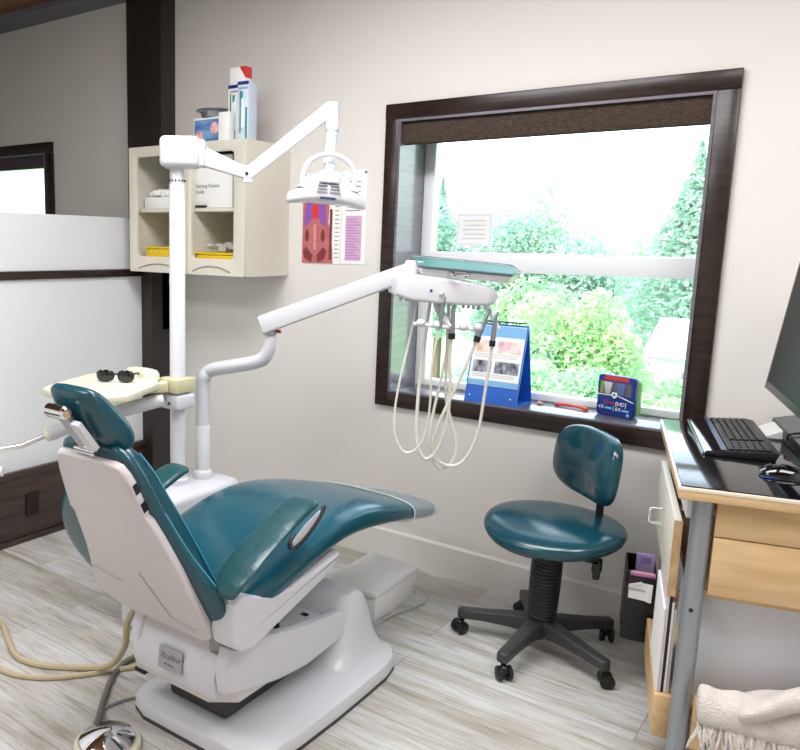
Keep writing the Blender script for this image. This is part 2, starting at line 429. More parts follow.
for i, (nm, lb, x0, x1) in enumerate(tray_data):
    t = thing(nm, lb, 'tray', ((x0 + x1) / 2, -.22, 1.405), group='yellow trays in the cabinet'); hh = .05 if i == 0 else .028
    b = MB(); b.box(x0, x1, -.3, -.14, 1.4055, 1.4055 + hh, .006)
    for k in range(12):
        xx = x0 + (x1 - x0) * (k + .5) / 12; b.box(xx - .004, xx + .004, -.303, -.30, 1.41, 1.40 + hh - .006)
    b.build('body', YELLOW, t)
    b = MB(); b.box(x0 - .006, x1 + .006, -.306, -.134, 1.4055 + hh, 1.4055 + hh + .01, .004); b.build('rim', YELLOW, t)
t = thing('wrapped_supplies', 'crumpled clear plastic wrapping on the low yellow tray in the cabinet', 'packaging', (-2.61, -.22, 1.4445))
b = MB(); random.seed(5)
for i in range(14): b.ball((-2.61 + random.uniform(-.1, .1), -.22 + random.uniform(-.06, .05), 1.462 + random.uniform(-.004, .02)), (random.uniform(.02, .04), .03, random.uniform(.01, .018)), u=7, v=5)
b.build('wrapping', mat('clear_wrap', 'C9CBC8', .15, alpha=.6), t, angle=10)

# on top of the cabinet
Z = CZ1 + .0008
t = thing('product_box', 'small blue and white product box on the cabinet, under the steel dish', 'box', (-2.69, -.24, Z))
b = MB(); b.box(-2.775, -2.605, -.3, -.18, Z, Z + .118, .002); b.build('carton', PAPER, t)
b = MB(); b.box(-2.768, -2.612, -.3012, -.299, Z + .008, Z + .108, 0); b.build('front_print', mat('blue_print', '2F5A9C', .45, col2='7FA6D0', scale=7, stretch=(1, 1, 4)), t)
PIC = mat('pale_picture', 'E9D5D2', .5, col2='D98078', scale=40)
for x, z, r in ((-2.735, .034, .023), (-2.635, .066, .028)):
    b = MB(); b.lathe([(0, .0), (r, .0), (r, .001), (0, .001)], 20, Matrix.Translation((x, -.3013, Z + z)) @ Matrix.Rotation(PI / 2, 4, 'X')); b.build('round_picture', PIC, t)
t = thing('steel_dish', 'shallow steel dish lying on the blue product box on the cabinet', 'dish', (-2.68, -.24, Z + .119))
b = MB(); b.lathe([(0, .001), (.07, .001), (.078, .026), (.1, .032), (.098, .036), (.074, .03), (.066, .006), (0, .006)], 24, Matrix.Translation((-2.68, -.24, Z + .1185)))
b.build('dish', STEEL, t)
t = thing('small_carton', 'small plain white carton between the blue box and the toothbrush packs', 'box', (-2.557, -.3, Z))
b = MB(); b.box(-2.59, -2.525, -.325, -.282, Z, Z + .13, .002); b.build('carton', [PAPER], t)
def brush_pack(label, x0, x1, y0, y1, h, rot, colour):
    cx, cy = (x0 + x1) / 2, (y0 + y1) / 2
    t = thing('toothbrush_pack', label, 'box', (cx, cy, Z), rot, 'toothbrush packs on the wall cabinet'); w, d = (x1 - x0) / 2, (y1 - y0) / 2
    b = MB(); b.box(-w, w, -d, d, 0, h, .002); b.build('carton', colour, t, world=False)
    b = MB(); b.box(-w + .012, -w + .019, -d - .0012, -d + .001, .03, h - .04); b.box(w - .018, w - .008, -d - .0012, -d + .001, .0, h * .55)
    b.build('side_stripe', mat('teal_print', '2E8C8C', .4) if 'teal_print' not in MATS else MATS['teal_print'], t, world=False)
    b = MB(); b.tube([(0, -d - .001, h * .2), (0, -d - .001, h * .55)], .008, 8); b.tube([(0, -d - .001, h * .55), (-.004, -d - .001, h * .78)], .0035, 8)
    b.build('toothbrush_picture', PAPER, t, world=False)
    b = MB(); b.box(-.012, .0, -d - .005, -d + .001, h * .70, h * .82, .002); b.build('brush_head_picture', MATS['teal_print'], t, world=False)
    b = MB(); b.box(-w, w, -d - .0008, -d + .0004, h - .016, h - .001); b.build('top_band', BLUED, t, world=False)
    text('lettering', 'sonicare', .016, frame((0, -d - .0012, h - .03), (1, 0, 0), (0, 0, 1)), BLUED, t)
    return t
brush_pack('tall white toothbrush pack with teal stripe, left of the pair on the cabinet', -2.578, -2.495, -.27, -.215, .258, 0., PAPER)
brush_pack('tall pale blue toothbrush pack, right of the pair on the cabinet', -2.482, -2.42, -.315, -.245, .258, .10, mat('pale_blue_card', 'C9D6E6', .4))
t = thing('toothpaste_carton', 'white carton with a red corner lying across the tall toothbrush packs', 'box', (-2.51, -.25, Z + .263))
b = MB(); b.box(-2.57, -2.475, -.268, -.222, Z + .259, Z + .335, .002); b.build('carton', PAPER, t)
b = MB(); b.prism([(-2.51, Z + .3355), (-2.4745, Z + .3355), (-2.4745, Z + .285)], -.2692, -.221, axis='y'); b.build('red_corner', RED, t)

# ------------------------------------------------------------------ posters
t = thing('anatomy_poster', 'red anatomy poster of a torso with purple lungs, pinned to the wall', 'poster', (-2.2, -.002, 1.4))
b = MB(); b.box(-2.319, -2.098, -.003, .0, 1.4, 1.83); b.build('sheet', PAPER, t, smooth=False)
b = MB(); b.prism([(-2.318, 1.402), (-2.135, 1.402), (-2.14, 1.47), (-2.15, 1.53), (-2.165, 1.6), (-2.16, 1.70), (-2.16, 1.78), (-2.318, 1.78)], -.0042, -.003, axis='y'); b.build('torso_print', FLESH, t, smooth=False)
b = MB()
for sx in (-1, 1):
    c = -2.243; b.prism([(c + sx * .012, 1.70), (c + sx * .03, 1.74), (c + sx * .055, 1.69), (c + sx * .066, 1.62), (c + sx * .06, 1.575), (c + sx * .03, 1.60), (c + sx * .014, 1.64)][::sx], -.0050, -.0042, axis='y')
b.build('lung_print', PURPLE, t, smooth=False)
b = MB(); b.ball((-2.243, -.0046, 1.655), (.026, .0007, .042)); b.box(-2.25, -2.236, -.0052, -.0042, 1.68, 1.73); b.build('heart_print', RED, t)
b = MB()
for sx in (-1, 1):
    b.ball((-2.243 + sx * .047, -.0045, 1.535), (.013, .0006, .03)); b.prism([(-2.243 + sx * .012, 1.44), (-2.243 + sx * .05, 1.48), (-2.243 + sx * .07, 1.462), (-2.243 + sx * .06, 1.425), (-2.243 + sx * .02, 1.405)][::sx], -.005, -.0042, axis='y')
b.build('organ_print', FLESHD, t, smooth=False)
b = MB()
for k in range(11): b.box(-2.25, -2.236, -.0052, -.0042, 1.47 + .011 * k, 1.477 + .011 * k)
b.build('spine_print', mat('bone_print', 'DDA79A', .6), t, smooth=False)
b = MB(); b.box(-2.158, -2.143, -.0048, -.0042, 1.42, 1.66); b.build('label_strip', FLESHD, t, smooth=False)
b = MB()
for k in range(16): b.box(-2.128, -2.105, -.0038, -.003, 1.43 + .02 * k, 1.434 + .02 * k)
b.build('text_lines', INK, t, smooth=False)
t = thing('notice_poster', 'white notice with a pink text panel, pinned right of the anatomy poster', 'poster', (-2.02, -.002, 1.4))
b = MB(); b.box(-2.09, -1.957, -.003, .0, 1.403, 1.837); b.build('sheet', PAPER, t, smooth=False)
b = MB(); b.box(-2.067, -1.978, -.0037, -.003, 1.42, 1.628); b.build('pink_panel', PINK, t, smooth=False)
b = MB()
for k in range(15): b.box(-2.06, -1.986 - .012 * ((k * 7) % 3), -.0042, -.0037, 1.43 + .0128 * k, 1.434 + .0128 * k)
b.build('text_lines', mat('mauve_ink', 'A07AA0', .6), t, smooth=False)
b = MB()
for k in range(7): b.box(-2.07 + .01 * (k % 2), -1.99, -.0036, -.003, 1.65 + .022 * k, 1.654 + .022 * k)
b.tube([(-2.07 + .005 * k, -.0032, 1.67 + .006 * math.sin(k * 1.7)) for k in range(17)], .0008, 4)
b.build('handwriting', INK, t, smooth=False)
for lb, x in (('small blue push pin at the top left of the anatomy poster', -2.31), ('small blue push pin at the top right of the notice', -1.962)):
    b = MB(); b.ball((0, -.006, 0), .006, u=10, v=6); mono(b, 'push_pin', mat('blue_pin', '1F7FA0', .3) if 'blue_pin' not in MATS else MATS['blue_pin'], lb, 'push pin', (x, -.001, 1.826), group='push pins on the wall', world=False)

# notice on the glass
t = thing('window_notice', 'small white paper notice taped inside the upper window pane', 'notice', (-1.53, .24, 1.5))
b = MB(); b.box(-1.616, -1.446, .2445, .2462, 1.498, 1.645); b.build('backing', mat('pale_lilac_sheet', 'DDE1EE', .7), t, smooth=False)
b = MB(); b.box(-1.605, -1.457, .2438, .2445, 1.51, 1.634); b.build('sheet', PAPER, t, smooth=False)
b = MB()
for k in range(5): b.box(-1.585 + .01 * (k % 2), -1.475, .2434, .2438, 1.53 + .02 * k, 1.534 + .02 * k)
b.build('text_lines', PAPERG, t, smooth=False)

# ------------------------------------------------------------------ things on the window sill
SZ = W1[2] + .0125
FX0, FX1 = -1.415, -1.18
t = thing('flip_chart', 'blue easel flip chart with dental pictures standing on the window sill', 'flip chart', (-1.295, .05, SZ), -.0)
b = MB()
yb0, yt, yb1, zt = -.016, .07, .165, SZ + .338
b.prism([(yb0, SZ), (yb0 + .005, SZ), (yt + .004, zt), (yt - .002, zt)], FX0, FX1, axis='x'); b.prism([(yb1 - .005, SZ), (yb1, SZ), (yt + .006, zt), (yt, zt)], FX0, FX1, axis='x')
b.box(FX0, FX1, yb0 + .004, yb1 - .004, SZ, SZ + .003)
b.build('easel', BLUE, t, smooth=False)
sl = (yt - yb0) / (zt - SZ)
def on_face(z, off): return yb0 + sl * (z - SZ) - off
def face_quad(mb, x0, x1, z0, z1, off=.002, th=.0012):
    mb.prism([(on_face(z0, off + th), z0), (on_face(z0, off), z0), (on_face(z1, off), z1), (on_face(z1, off + th), z1)], x0, x1, axis='x')
b = MB(); face_quad(b, FX0 + .006, FX1 - .006, SZ + .075, zt - .008, .001, .002); b.build('page', PAPER, t, smooth=False)
for z0, z1 in ((zt - .055, zt - .01), (SZ + .077, SZ + .098)):
    b = MB(); face_quad(b, FX0 + .007, FX1 - .007, z0, z1, .003); b.build('blue_band', SKYB, t, smooth=False)
for k, (x0, x1, z0, z1) in enumerate(((FX0 + .02, FX0 + .1, SZ + .215, SZ + .265), (FX0 + .115, FX1 - .016, SZ + .215, SZ + .265))):
    b = MB(); face_quad(b, x0, x1, z0, z1, .003); b.build('drawn_picture', mat('tooth_drawing_%d' % k, 'E8E2DC', .6, col2=('D9A27E' if k == 0 else 'D8A0A8'), scale=26), t, smooth=False)
for k, (x0, x1, z0, z1) in enumerate(((FX0 + .018, FX0 + .1, SZ + .13, SZ + .18), (FX0 + .115, FX1 - .014, SZ + .13, SZ + .18))):
    b = MB(); face_quad(b, x0, x1, z0, z1, .003); b.build('xray_picture', mat('xray_%d' % k, 'A9AEBB', .5, col2='262B3A', scale=22 + 6 * k, stretch=(2, 1, 1)), t, smooth=False)
b = MB()
for z in (.205, .195, .12, .112): face_quad(b, FX0 + .02, FX1 - .03, SZ + z, SZ + z + .003, .003, .0008)
b.build('text_lines', PAPERG, t, smooth=False)
b = MB()
for k in range(12):
    if k % 4 != 3:
        x = FX0 + .05 + k * .0145; b.tube([(x, yt + .002 + .008 * math.cos(a_), zt + .003 + .008 * math.sin(a_)) for a_ in [i * PI / 6 for i in range(12)]], .0015, 5)
b.box(FX0 + .045, FX1 - .01, yt - .004, yt + .008, zt + .007, zt + .012); b.build('ring_binding', BLACK, t)
for x in (FX0 + .022, FX1 - .03):
    b = MB(); b.ball((x, on_face(SZ + .03, .002), SZ + .03), (.004, .002, .004), u=10, v=6); b.build('snap', PAPER, t)

# whitening kit box
t = thing('dental_kit_box', 'blue boxed toothpaste kit with a red top strip and green back on the sill', 'box', (-.81, .12, SZ), -.28)
b = MB(); b.prism(rrect(-.078, .078, .0, .165, .014, 4), -.03, -.002, axis='y', bev=.003); b.build('front_card', BLUED, t, world=False)
b = MB(); b.prism(rrect(-.073, .08, .004, .158, .02, 4), -.002, .03, axis='y', bev=.006); b.build('back_tray', LGREEN, t, world=False)
b = MB(); b.prism([(-.055, .146), (.055, .146), (.05, .162), (-.05, .162)], -.0312, -.03, axis='y'); b.build('red_strip', RED, t, world=False, smooth=False)
b = MB(); b.box(-.066, .066, -.0309, -.03, .088, .14); b.build('display_window', mat('kit_window', '5B5E62', .2), t, world=False, smooth=False)
b = MB(); b.prism([(-.05, .138), (-.012, .138), (-.022, .09), (-.042, .09)], -.036, -.031, axis='y', bev=.002); b.build('tube', mat('silver_tube', 'CFCFD2', .25, .3), t, world=False)
b = MB(); b.prism([(.005, .138), (.042, .138), (.04, .09), (.008, .09)], -.036, -.031, axis='y', bev=.002); b.build('tube', mat('blue_tube', '54699C', .25), t, world=False)
b = MB(); b.box(-.066, -.052, -.0315, -.0309, .09, .138); b.build('green_edge', mat('olive_plastic', '8C9A3C', .4), t, world=False)
b = MB(); b.prism([(-.078, .082), (-.01, .084), (0, .076), (.01, .084), (.078, .066), (.078, .069), (.01, .088), (0, .08), (-.01, .088), (-.078, .085)], -.0317, -.03, axis='y'); b.build('white_line', PAPER, t, world=False, smooth=False)
b = MB(); b.prism([(-.011, .098), (.011, .098), (.011, .083), (0, .074), (-.011, .083)], -.0372, -.031, axis='y'); b.build('shield_emblem', PAPER, t, world=False, smooth=False)
b = MB(); b.prism([(-.005, .094), (.004, .092), (.004, .085), (-.005, .083)], -.0376, -.0372, axis='y'); b.build('emblem_mark', BLUED, t, world=False, smooth=False)
fm = lambda x, z: frame((x, -.0306, z), (1, 0, 0), (0, 0, 1))
text('lettering', 'Crest', .022, fm(-.022, .055), RED, t)
text('lettering', '[HD]', .022, fm(.027, .053), PAPER, t)
text('lettering', '6X', .02, fm(-.056, .033), PAPER, t); text('lettering', '6X', .02, fm(.016, .031), PAPER, t)
b = MB(); b.box(-.04, -.012, -.0308, -.03, .028, .036); b.box(.032, .062, -.0308, -.03, .026, .034); b.box(-.006, -.002, -.0308, -.03, .022, .042); b.ball((.058, -.03, .014), (.007, .0008, .007), u=12, v=6)
b.build('white_print', SKYB, t, world=False, smooth=False)
b = MB(); b.prism([(-.012, 0), (.012, 0), (.014, .006), (-.01, .014)], -.006, .01, axis='y', bev=.002)
mono(b, 'eraser', mat('pink_rubber', 'D98A94', .5), 'small pink rubber piece on the sill beside the flip chart', 'eraser', (-1.13, .13, SZ), .2, world=False)
t = thing('flosser', 'orange and red plastic flosser lying on the sill before the kit box', 'flosser', (-1.0, .15, SZ), -.12)
b = MB(); b.tube([(-.075, 0, .006), (-.04, .006, .008), (0, .004, .008)], [.008, .006, .005], 8, 4); b.build('handle', RED, t, world=False)
b = MB(); b.tube([(0, .004, .008), (.035, -.004, .009), (.07, -.012, .006)], [.005, .006, .009], 8, 4); b.build('head', ORANGE, t, world=False)

# ------------------------------------------------------------------ dental chair (patient's feet to the wall)
XC = -1.55
chair = thing('dental_chair', 'reclined teal dental chair with white shell on a white base', 'dental chair', (-1.52, -1.2, 0))
# --- base plate
def base_outline(s):
    c = Vector((-1.515, -1.2)); P = []
    half = [(.0, -.44), (.19, -.44), (.255, -.415), (.275, -.37), (.285, -.25), (.292, -.06), (.292, .1), (.29, .25), (.275, .33), (.23, .39), (.12, .42), (0, .43)]
    P = half + [(-x, y) for x, y in half[-2:0:-1]]
    return [(c.x + x * s[0], c.y + y * s[1]) for x, y in P]
b = MB()
L = []
for s_, z in (((.97, .985), .0), ((.985, .99), .006), ((.985, .99), .012), ((1, 1), .014), ((1, 1), .045), ((.985, .99), .056), ((.9, .93), .064), ((.5, .6), .075)):
    L.append([(p[0], p[1], z) for p in base_outline(s_)])
b.loft(L); b.build('base_plate', WHITE, chair, angle=35)
b = MB(); L = [[(p[0], p[1], z) for p in base_outline((1.002, 1.002))] for z in (.0005, .012)]; b.loft(L); b.build('base_gasket', DKGREY, chair)
# --- front hump the lift arm pivots in
b = MB(); L = []
for z, hx, y0, y1, r in ((.055, .245, -1.16, -.80, .06), (.075, .222, -1.12, -.815, .07), (.12, .208, -1.09, -.83, .08), (.19, .205, -1.075, -.85, .085), (.245, .203, -1.065, -.875, .09), (.285, .198, -1.05, -.915, .06), (.305, .185, -1.035, -.95, .03), (.31, .17, -1.02, -.965, .02)):
    L.append([(x, y, z) for x, y in rrect(XC + .025 - hx, XC + .025 + hx, y0, y1, r, 6)])
b.loft(L); b.build('pivot_housing', WHITE, chair, angle=50)
# --- lift arm
prof = [(-1.655, .232), (-1.665, .30), (-1.645, .368), (-1.60, .372), (-1.326, .302), (-1.02, .25), (-1.0, .20), (-1.06, .16), (-1.266, .15), (-1.40, .165), (-1.58, .205)]
for s_ in (-1, 1):
    b = MB(); x = XC + .01 + s_ * .175; b.prism(prof, x - .022, x + .022, axis='x', bev=.012, seg=3); b.build('lift_arm_panel', WHITE, chair)
b = MB(); b.prism([(y, z - .012 - (.02 if z > .22 else 0)) for y, z in prof], XC - .165, XC + .165, axis='x', bev=.006)
b.build('lift_arm_core', WHITE, chair)
for dx, y in ((.10, -1.3), (.09, -1.12), (-.02, -1.22)):
    b = MB(); b.box(XC + dx - .012, XC + dx + .012, y - .012, y + .012, .255 - .24 * (y + 1.3), .278 - .22 * (y + 1.3), .002); b.build('cover_clip', DARK, chair)
b = MB(); b.tube([(XC + .10, -1.48, .325), (XC + .13, -1.40, .325)], .012, 12); b.build('release_lever', WHITE, chair)
# --- rear lift housing with the badge
ring = lambda x0, x1, ch: [(x0, -1.46), (x0, -1.60 + ch * .3), (x0 + ch * .4, -1.655), (x1 - ch, -1.655), (x1, -1.60), (x1, -1.46)]
b = MB(); L = []
for z, sx, dy in ((.185, .0, .0), (.172, .012, .02)): pass
for z, x0, x1, oy in ((.168, -1.735, -1.375, .03), (.178, -1.752, -1.352, .008), (.23, -1.756, -1.348, -.004), (.34, -1.745, -1.352, .01), (.375, -1.72, -1.37, .03)):
    L.append([(x, y + (oy if y < -1.5 else 0), z) for x, y in ring(x0, x1, .07)])
b.loft(L); b.build('lift_housing', WARMW, chair, angle=25)
bm_ = frame((-1.556, -1.667, .272), (1, 0, .02), (0, .127, 1))
t2 = MB(); t2.prism(rrect(-.048, .048, -.034, .034, .005, 3), -.001, .002, axis='z', M=bm_)
badge = t2.build('badge', mat('badge_silver', 'A8A6AA', .35, .5), chair, label if False else True)
cinv = Matrix.Translation(-Vector((-1.52, -1.2, 0)))
text('lettering', 'Xcalibur', .025, cinv @ bm_ @ Matrix.Translation((0, .006, .0021)), mat('engraved_ink', '55525A', .5), badge, font_shear=.35)
text('lettering', 'Bravo', .011, cinv @ bm_ @ Matrix.Translation((.004, -.018, .0021)), MATS['engraved_ink'], badge)
t2 = MB(); t2.box(-.022, -.017, -.021, -.015, .0018, .0026, M=bm_); t2.build('badge_dot', MATS['engraved_ink'], badge)
# dark column between housing and base
b = MB(); b.box(XC - .12, XC + .12, -1.56, -1.25, .07, .2, .01); b.build('lift_column', DKGREY, chair)
b = MB(); b.box(-1.745, -1.70, -1.64, -1.60, .155, .168, .002); b.build('limit_bar', DARK, chair)

# --- backrest: frame with u across, w up the back, n to the front
O = Vector((-1.568, -1.69, .398)); D = Vector((0, -.432, .902)).normalized(); Nn = Vector((0, .902, .432)).normalized()
def BK(u, w, n): return O + Vector((u, 0, 0)) + D * w + Nn * n
def back_prism(mb, pts, n0, n1, bev):
    M = Matrix(((1, 0, 0, 0), (0, D.y, Nn.y, 0), (0, D.z, Nn.z, 0), (0, 0, 0, 1))); M = Matrix.Translation(O) @ Matrix(((1, 0, 0, 0), (0, D.y, Nn.y, 0), (0, D.z, Nn.z, 0), (0, 0, 0, 1)))
    mb.prism(pts, n0, n1, axis='z', bev=bev, M=M, seg=3)
outl = [(-.13, -.012), (.16, -.014), (.198, .012), (.2, .06), (.19, .16), (.178, .26), (.158, .37), (.145, .425), (.135, .44), (.135, .54), (.128, .572), (.113, .597), (.09, .604), (-.10, .604), (-.128, .6), (-.139, .585), (-.16, .53), (-.184, .44), (-.194, .395), (-.186, .38), (-.196, .32), (-.212, .24), (-.24, .15), (-.262, .085), (-.252, .03), (-.2, .0)]
b = MB(); back_prism(b, outl, 0., .03, .01); b.build('back_shell', SHELL, chair, angle=30)
for u0, w0, u1, w1_ in ((-.235, .15, -.11, .125), (.06, .045, .15, .03), (.06, .045, .0, .2)):
    p, q = BK(u0, w0, .0002), BK(u1, w1_, .0002); b = MB(); b.tube([p, q], .003, 6); b.build('shell_crease', MATS.get('crease_grey') or mat('crease_grey', 'A8A2A3', .5), chair)
for w in (.468, .528):
    uu = .1285
    b = MB(); p = [BK(uu - .012, w - .015, .009), BK(uu - .012, w + .015, .009), BK(uu - .012, w + .015, .024), BK(uu - .012, w - .015, .024)]
    b.loft([p, [q + Vector((.019, 0, 0)) for q in p]])
    b.build('back_button', BLACK, chair, smooth=False)
# wide wing cushion
def back_loft(rows, n=32, e=3.2):
    L = []
    for w, hw, nc, hn, du in rows:
        L.append([BK(du + x, w, nc + y) for x, y in sup(hw, hn, e, n)])
    return L
rows = []
for w, ur, ul, nc, hn in ((-.035, .13, -.16, .04, .012), (-.03, .17, -.20, .043, .022), (.0, .215, -.25, .046, .03), (.07, .25, -.315, .048, .032), (.13, .258, -.36, .048, .032), (.2, .228, -.37, .047, .032), (.27, .194, -.35, .046, .031), (.34, .174, -.315, .045, .03), (.42, .156, -.245, .044, .03), (.5, .146, -.182, .044, .03), (.57, .138, -.155, .044, .028), (.61, .12, -.14, .044, .022), (.63, .09, -.11, .044, .012), (.634, .05, -.07, .044, .005)):
    rows.append((w, (ur - ul) / 2, nc, hn, (ur + ul) / 2))
b = MB(); b.loft(back_loft(rows)); b.build('back_cushion', TEAL2, chair, subd=1, angle=180)
edge = [BK(du + hw * .985, w, nc + hn * .35) for w, hw, nc, hn, du in rows[2:9]]
b = MB(); b.tube(edge, .003, 6, 4); b.build('piping', PIPING, chair)
rows = [(-.02, .12, .10, .02, -.01), (-.01, .155, .098, .042, -.01), (.05, .168, .094, .046, -.01), (.15, .168, .09, .046, -.01), (.3, .152, .086, .044, -.01), (.42, .134, .08, .042, -.008), (.52, .124, .074, .036, -.005), (.58, .11, .07, .03, -.005), (.605, .085, .068, .02, -.005), (.612, .05, .066, .008, -.005)]
b = MB(); b.loft(back_loft(rows, e=3.8)); b.build('inner_back_cushion', TEAL, chair, subd=1, angle=180)
edge = [BK(du + hw * .965, w, nc + hn * .62) for w, hw, nc, hn, du in rows[1:8]]
b = MB(); b.tube(edge, .0028, 6, 4); b.build('piping', PIPING, chair)
# --- seat cushion
def seat_x(y): return XC + .04 * max(0, (y + 1.1)) / .75
st = [(-1.70, .53, .19, .03), (-1.68, .535, .235, .055), (-1.6, .56, .26, .075), (-1.45, .60, .268, .07), (-1.3, .638, .27, .066), (-1.15, .662, .268, .065), (-1.02, .655, .264, .064), (-.9, .628, .255, .058), (-.75, .588, .238, .05), (-.6, .542, .218, .043), (-.48, .505, .2, .038), (-.4, .483, .18, .034), (-.345, .47, .145, .028), (-.325, .462, .09, .014)]
L = []
for y, zt_, hw, hz in st:
    sec = []
    for x, z in sup(hw, hz, 3.0, 36):
        sag = -.012 * (1 - (x / hw) ** 2) if z > 0 else 0
        sec.append((seat_x(y) + x, y, zt_ - hz + z + sag * (1 if y < -.9 else .3)))
    L.append(sec)
b = MB(); b.loft(L); b.build('seat_cushion', TEAL, chair, subd=1, angle=180)
# foot cover
L = []
for y, zt_, hw, hz in [(-.66, .562, .232, .05), (-.6, .545, .224, .047), (-.5, .515, .209, .043), (-.45, .502, .199, .04), (-.40, .488, .186, .037)]:
    L.append([(seat_x(y) + x + .002 * math.sin(9 * x / hw + y * 40), y, zt_ - hz + z + .002 * math.sin(7 * x / hw)) for x, z in sup(hw, hz, 3.0, 36)])
b = MB(); b.loft(L, cap=False); b.build('clear_foot_cover', CLEAR, chair, subd=1)
b = MB()
for k, y in ((0, -.40), (1, -.66)):
    zz, hw, hz = ((.489, .187, .038), (.563, .233, .051))[k]
    P = [(seat_x(y) + x, y, zz - hz + z) for x, z in sup(hw, hz, 3.0, 36)]; b.tube(P + [P[0]], .0022, 5)
b.build('cover_hem', mat('film_hem', 'DCE6E8', .3, alpha=.7), chair)
# --- white side shells under the seat
sp = [(-1.70, .45), (-1.69, .535), (-1.653, .545), (-1.56, .515), (-1.424, .495), (-1.174, .528), (-1.165, .512), (-1.212, .474), (-1.36, .435), (-1.518, .395), (-1.60, .372), (-1.65, .38), (-1.69, .41)]
for s_ in (-1, 1):
    b = MB()
    xi, xo = XC + s_ * .18, XC + s_ * .262
    b.prism(sp, min(xi, xo), max(xi, xo), axis='x', bev=.014, seg=3); b.build('side_shell', WHITE, chair, angle=30)
b = MB(); b.box(XC - .19, XC + .19, -1.66, -1.2, .40, .50, .01); b.build('seat_frame', WHITE, chair)
b = MB(); b.tube([(XC + .205, -1.66, .395), (XC + .22, -1.63, .37), (XC + .205, -1.60, .372)], .006, 8, 4); b.build('release_hook', DKGREY, chair)
# --- sling armrests
for s_ in (-1, 1):
    path = [(-1.73, .565), (-1.715, .60), (-1.685, .632), (-1.62, .665), (-1.55, .69), (-1.47, .718), (-1.42, .737), (-1.385, .748), (-1.355, .742)]
    hw = [.028, .045, .055, .055, .052, .05, .05, .05, .042]
    L = []
    P = [Vector((0, y, z)) for y, z in path]
    for i, p in enumerate(P):
        d = (P[min(i + 1, len(P) - 1)] - P[max(i - 1, 0)]).normalized(); nn = Vector((0, -d.z, d.y)); h = .006 if i < 5 else .015
        L.append([Vector((XC + s_ * .262 + x, p.y, p.z)) + nn * z for x, z in sup(hw[i], h, 3, 20)])
    b = MB(); b.loft(L); arm = b.build('armrest', SLING, chair, subd=1, angle=180)
    b = MB(); x = XC + s_ * (.262 + .052)
    b.tube([(x, -1.50, .694), (x + .004 * s_, -1.525, .672), (x + .005 * s_, -1.51, .655), (x + .005 * s_, -1.45, .668), (x + .003 * s_, -1.375, .712), (x, -1.35, .738)], .0055, 8, 4)
    b.build('armrest_loop', BLACK, arm)
    b = MB(); b.prism([(-1.505, .67), (-1.5, .655), (-1.45, .668), (-1.38, .712), (-1.37, .73), (-1.44, .706)], x - .004, x + .001, axis='x'); b.build('armrest_liner', PAPERG, arm)
# --- headrest
HO = Vector((-1.565, -1.93, 1.048)); hd = Vector((0, -.60, .80)); hn = Vector((0, .80, .60))
L = []
for w, hw, hn_, off in [(-.118, .04, .01, .012), (-.112, .062, .024, .012), (-.09, .08, .04, .010), (-.05, .088, .048, .006), (0, .09, .046, .002), (.05, .09, .038, .0), (.085, .088, .028, .0), (.106, .082, .017, -.002), (.115, .06, .008, -.002)]:
    L.append([HO + Vector((x, 0, 0)) + hd * w + hn * (z + off) for x, z in sup(hw, hn_, 3, 28)])
b = MB(); b.loft(L); b.build('headrest', TEAL2, chair, subd=1, angle=180)
def HB(u, w, n): return HO + Vector((u, 0, 0)) + hd * w + hn * n
b = MB(); a_, c_ = BK(-.0, .605, .02), HB(-.012, .075, -.054)
d = (c_ - a_).normalized(); sx = Vector((1, 0, 0)); nn = sx.cross(d)
b.loft([[q + sx * x + nn * z for x, z in ((-.022, -.005), (.022, -.005), (.022, .005), (-.022, .005))] for q in (a_, c_)])
b.build('headrest_bar', STEEL, chair, smooth=False)
b = MB(); b.tube([HB(-.05, .08, -.056), HB(.012, .08, -.056)], .018, 16); b.build('tilt_knuckle', CHROME, chair)
b = MB(); b.tube([HB(.012, .08, -.056), HB(.02, .08, -.056)], [.017, .013], 16); b.build('tilt_knob', CHROME, chair)
b = MB(); a_ = frame(HB(.042, .015, -.057), (1, 0, 0), hd); b.prism(rrect(-.016, .016, -.05, .045, .004, 3), 0, .014, axis='z', M=a_); b.build('mounting_plate', WHITE, chair)
for w in (-.03, .025):
    b = MB(); b.ball(HB(.042, .015 + w, -.058), .004, u=8, v=6); b.build('plate_screw', DARK, chair)
b = MB(); b.tube([BK(-.05, .618, .022), BK(.03, .618, .022)], .014, 14); b.ball(BK(.01, .645, .024), .02); b.tube([BK(-.0, .60, .02), BK(.012, .65, .03), HB(.01, -.05, -.055)], .009, 10, 3); b.build('lower_knuckle', CHROME, chair)

# ------------------------------------------------------------------ floor connection box in front of the base
t = thing('floor_junction_box', 'white lidded metal box on the floor under the chair footrest', 'junction box', (-1.59, -.44, 0))
b = MB(); b.box(-1.705, -1.475, -.61, -.26, .0005, .105, .003); b.build('body', BOXW, t)
b = MB(); b.box(-1.712, -1.468, -.618, -.252, .103, .127, .005); b.build('lid', BOXW, t)
t = thing('floor_cable', 'thin grey cable curling on the floor right of the white metal box', 'cable', (-1.45, -.3, 0))
b = MB(); b.tube([(-1.474, -.3, .05), (-1.45, -.28, .045), (-1.415, -.27, .02), (-1.40, -.33, .007), (-1.43, -.45, .006), (-1.455, -.56, .006), (-1.45, -.66, .006), (-1.52, -.75, .006)], .005, 8, 6); b.build('cable', mat('pale_grey_cable', 'B4B4B0', .5), t)
t = thing('supply_hose', 'grey corrugated hose between the chair base and the white metal box', 'hose', (-1.7, -.66, 0))
b = MB(); P = spline([Vector(p) for p in ((-1.6, -.79, .06), (-1.61, -.74, .075), (-1.62, -.68, .07), (-1.625, -.62, .06))], 8)
b.tube(P, [.02 + .004 * (i % 2) for i in range(len(P))], 12); b.build('hose', GREYM, t)

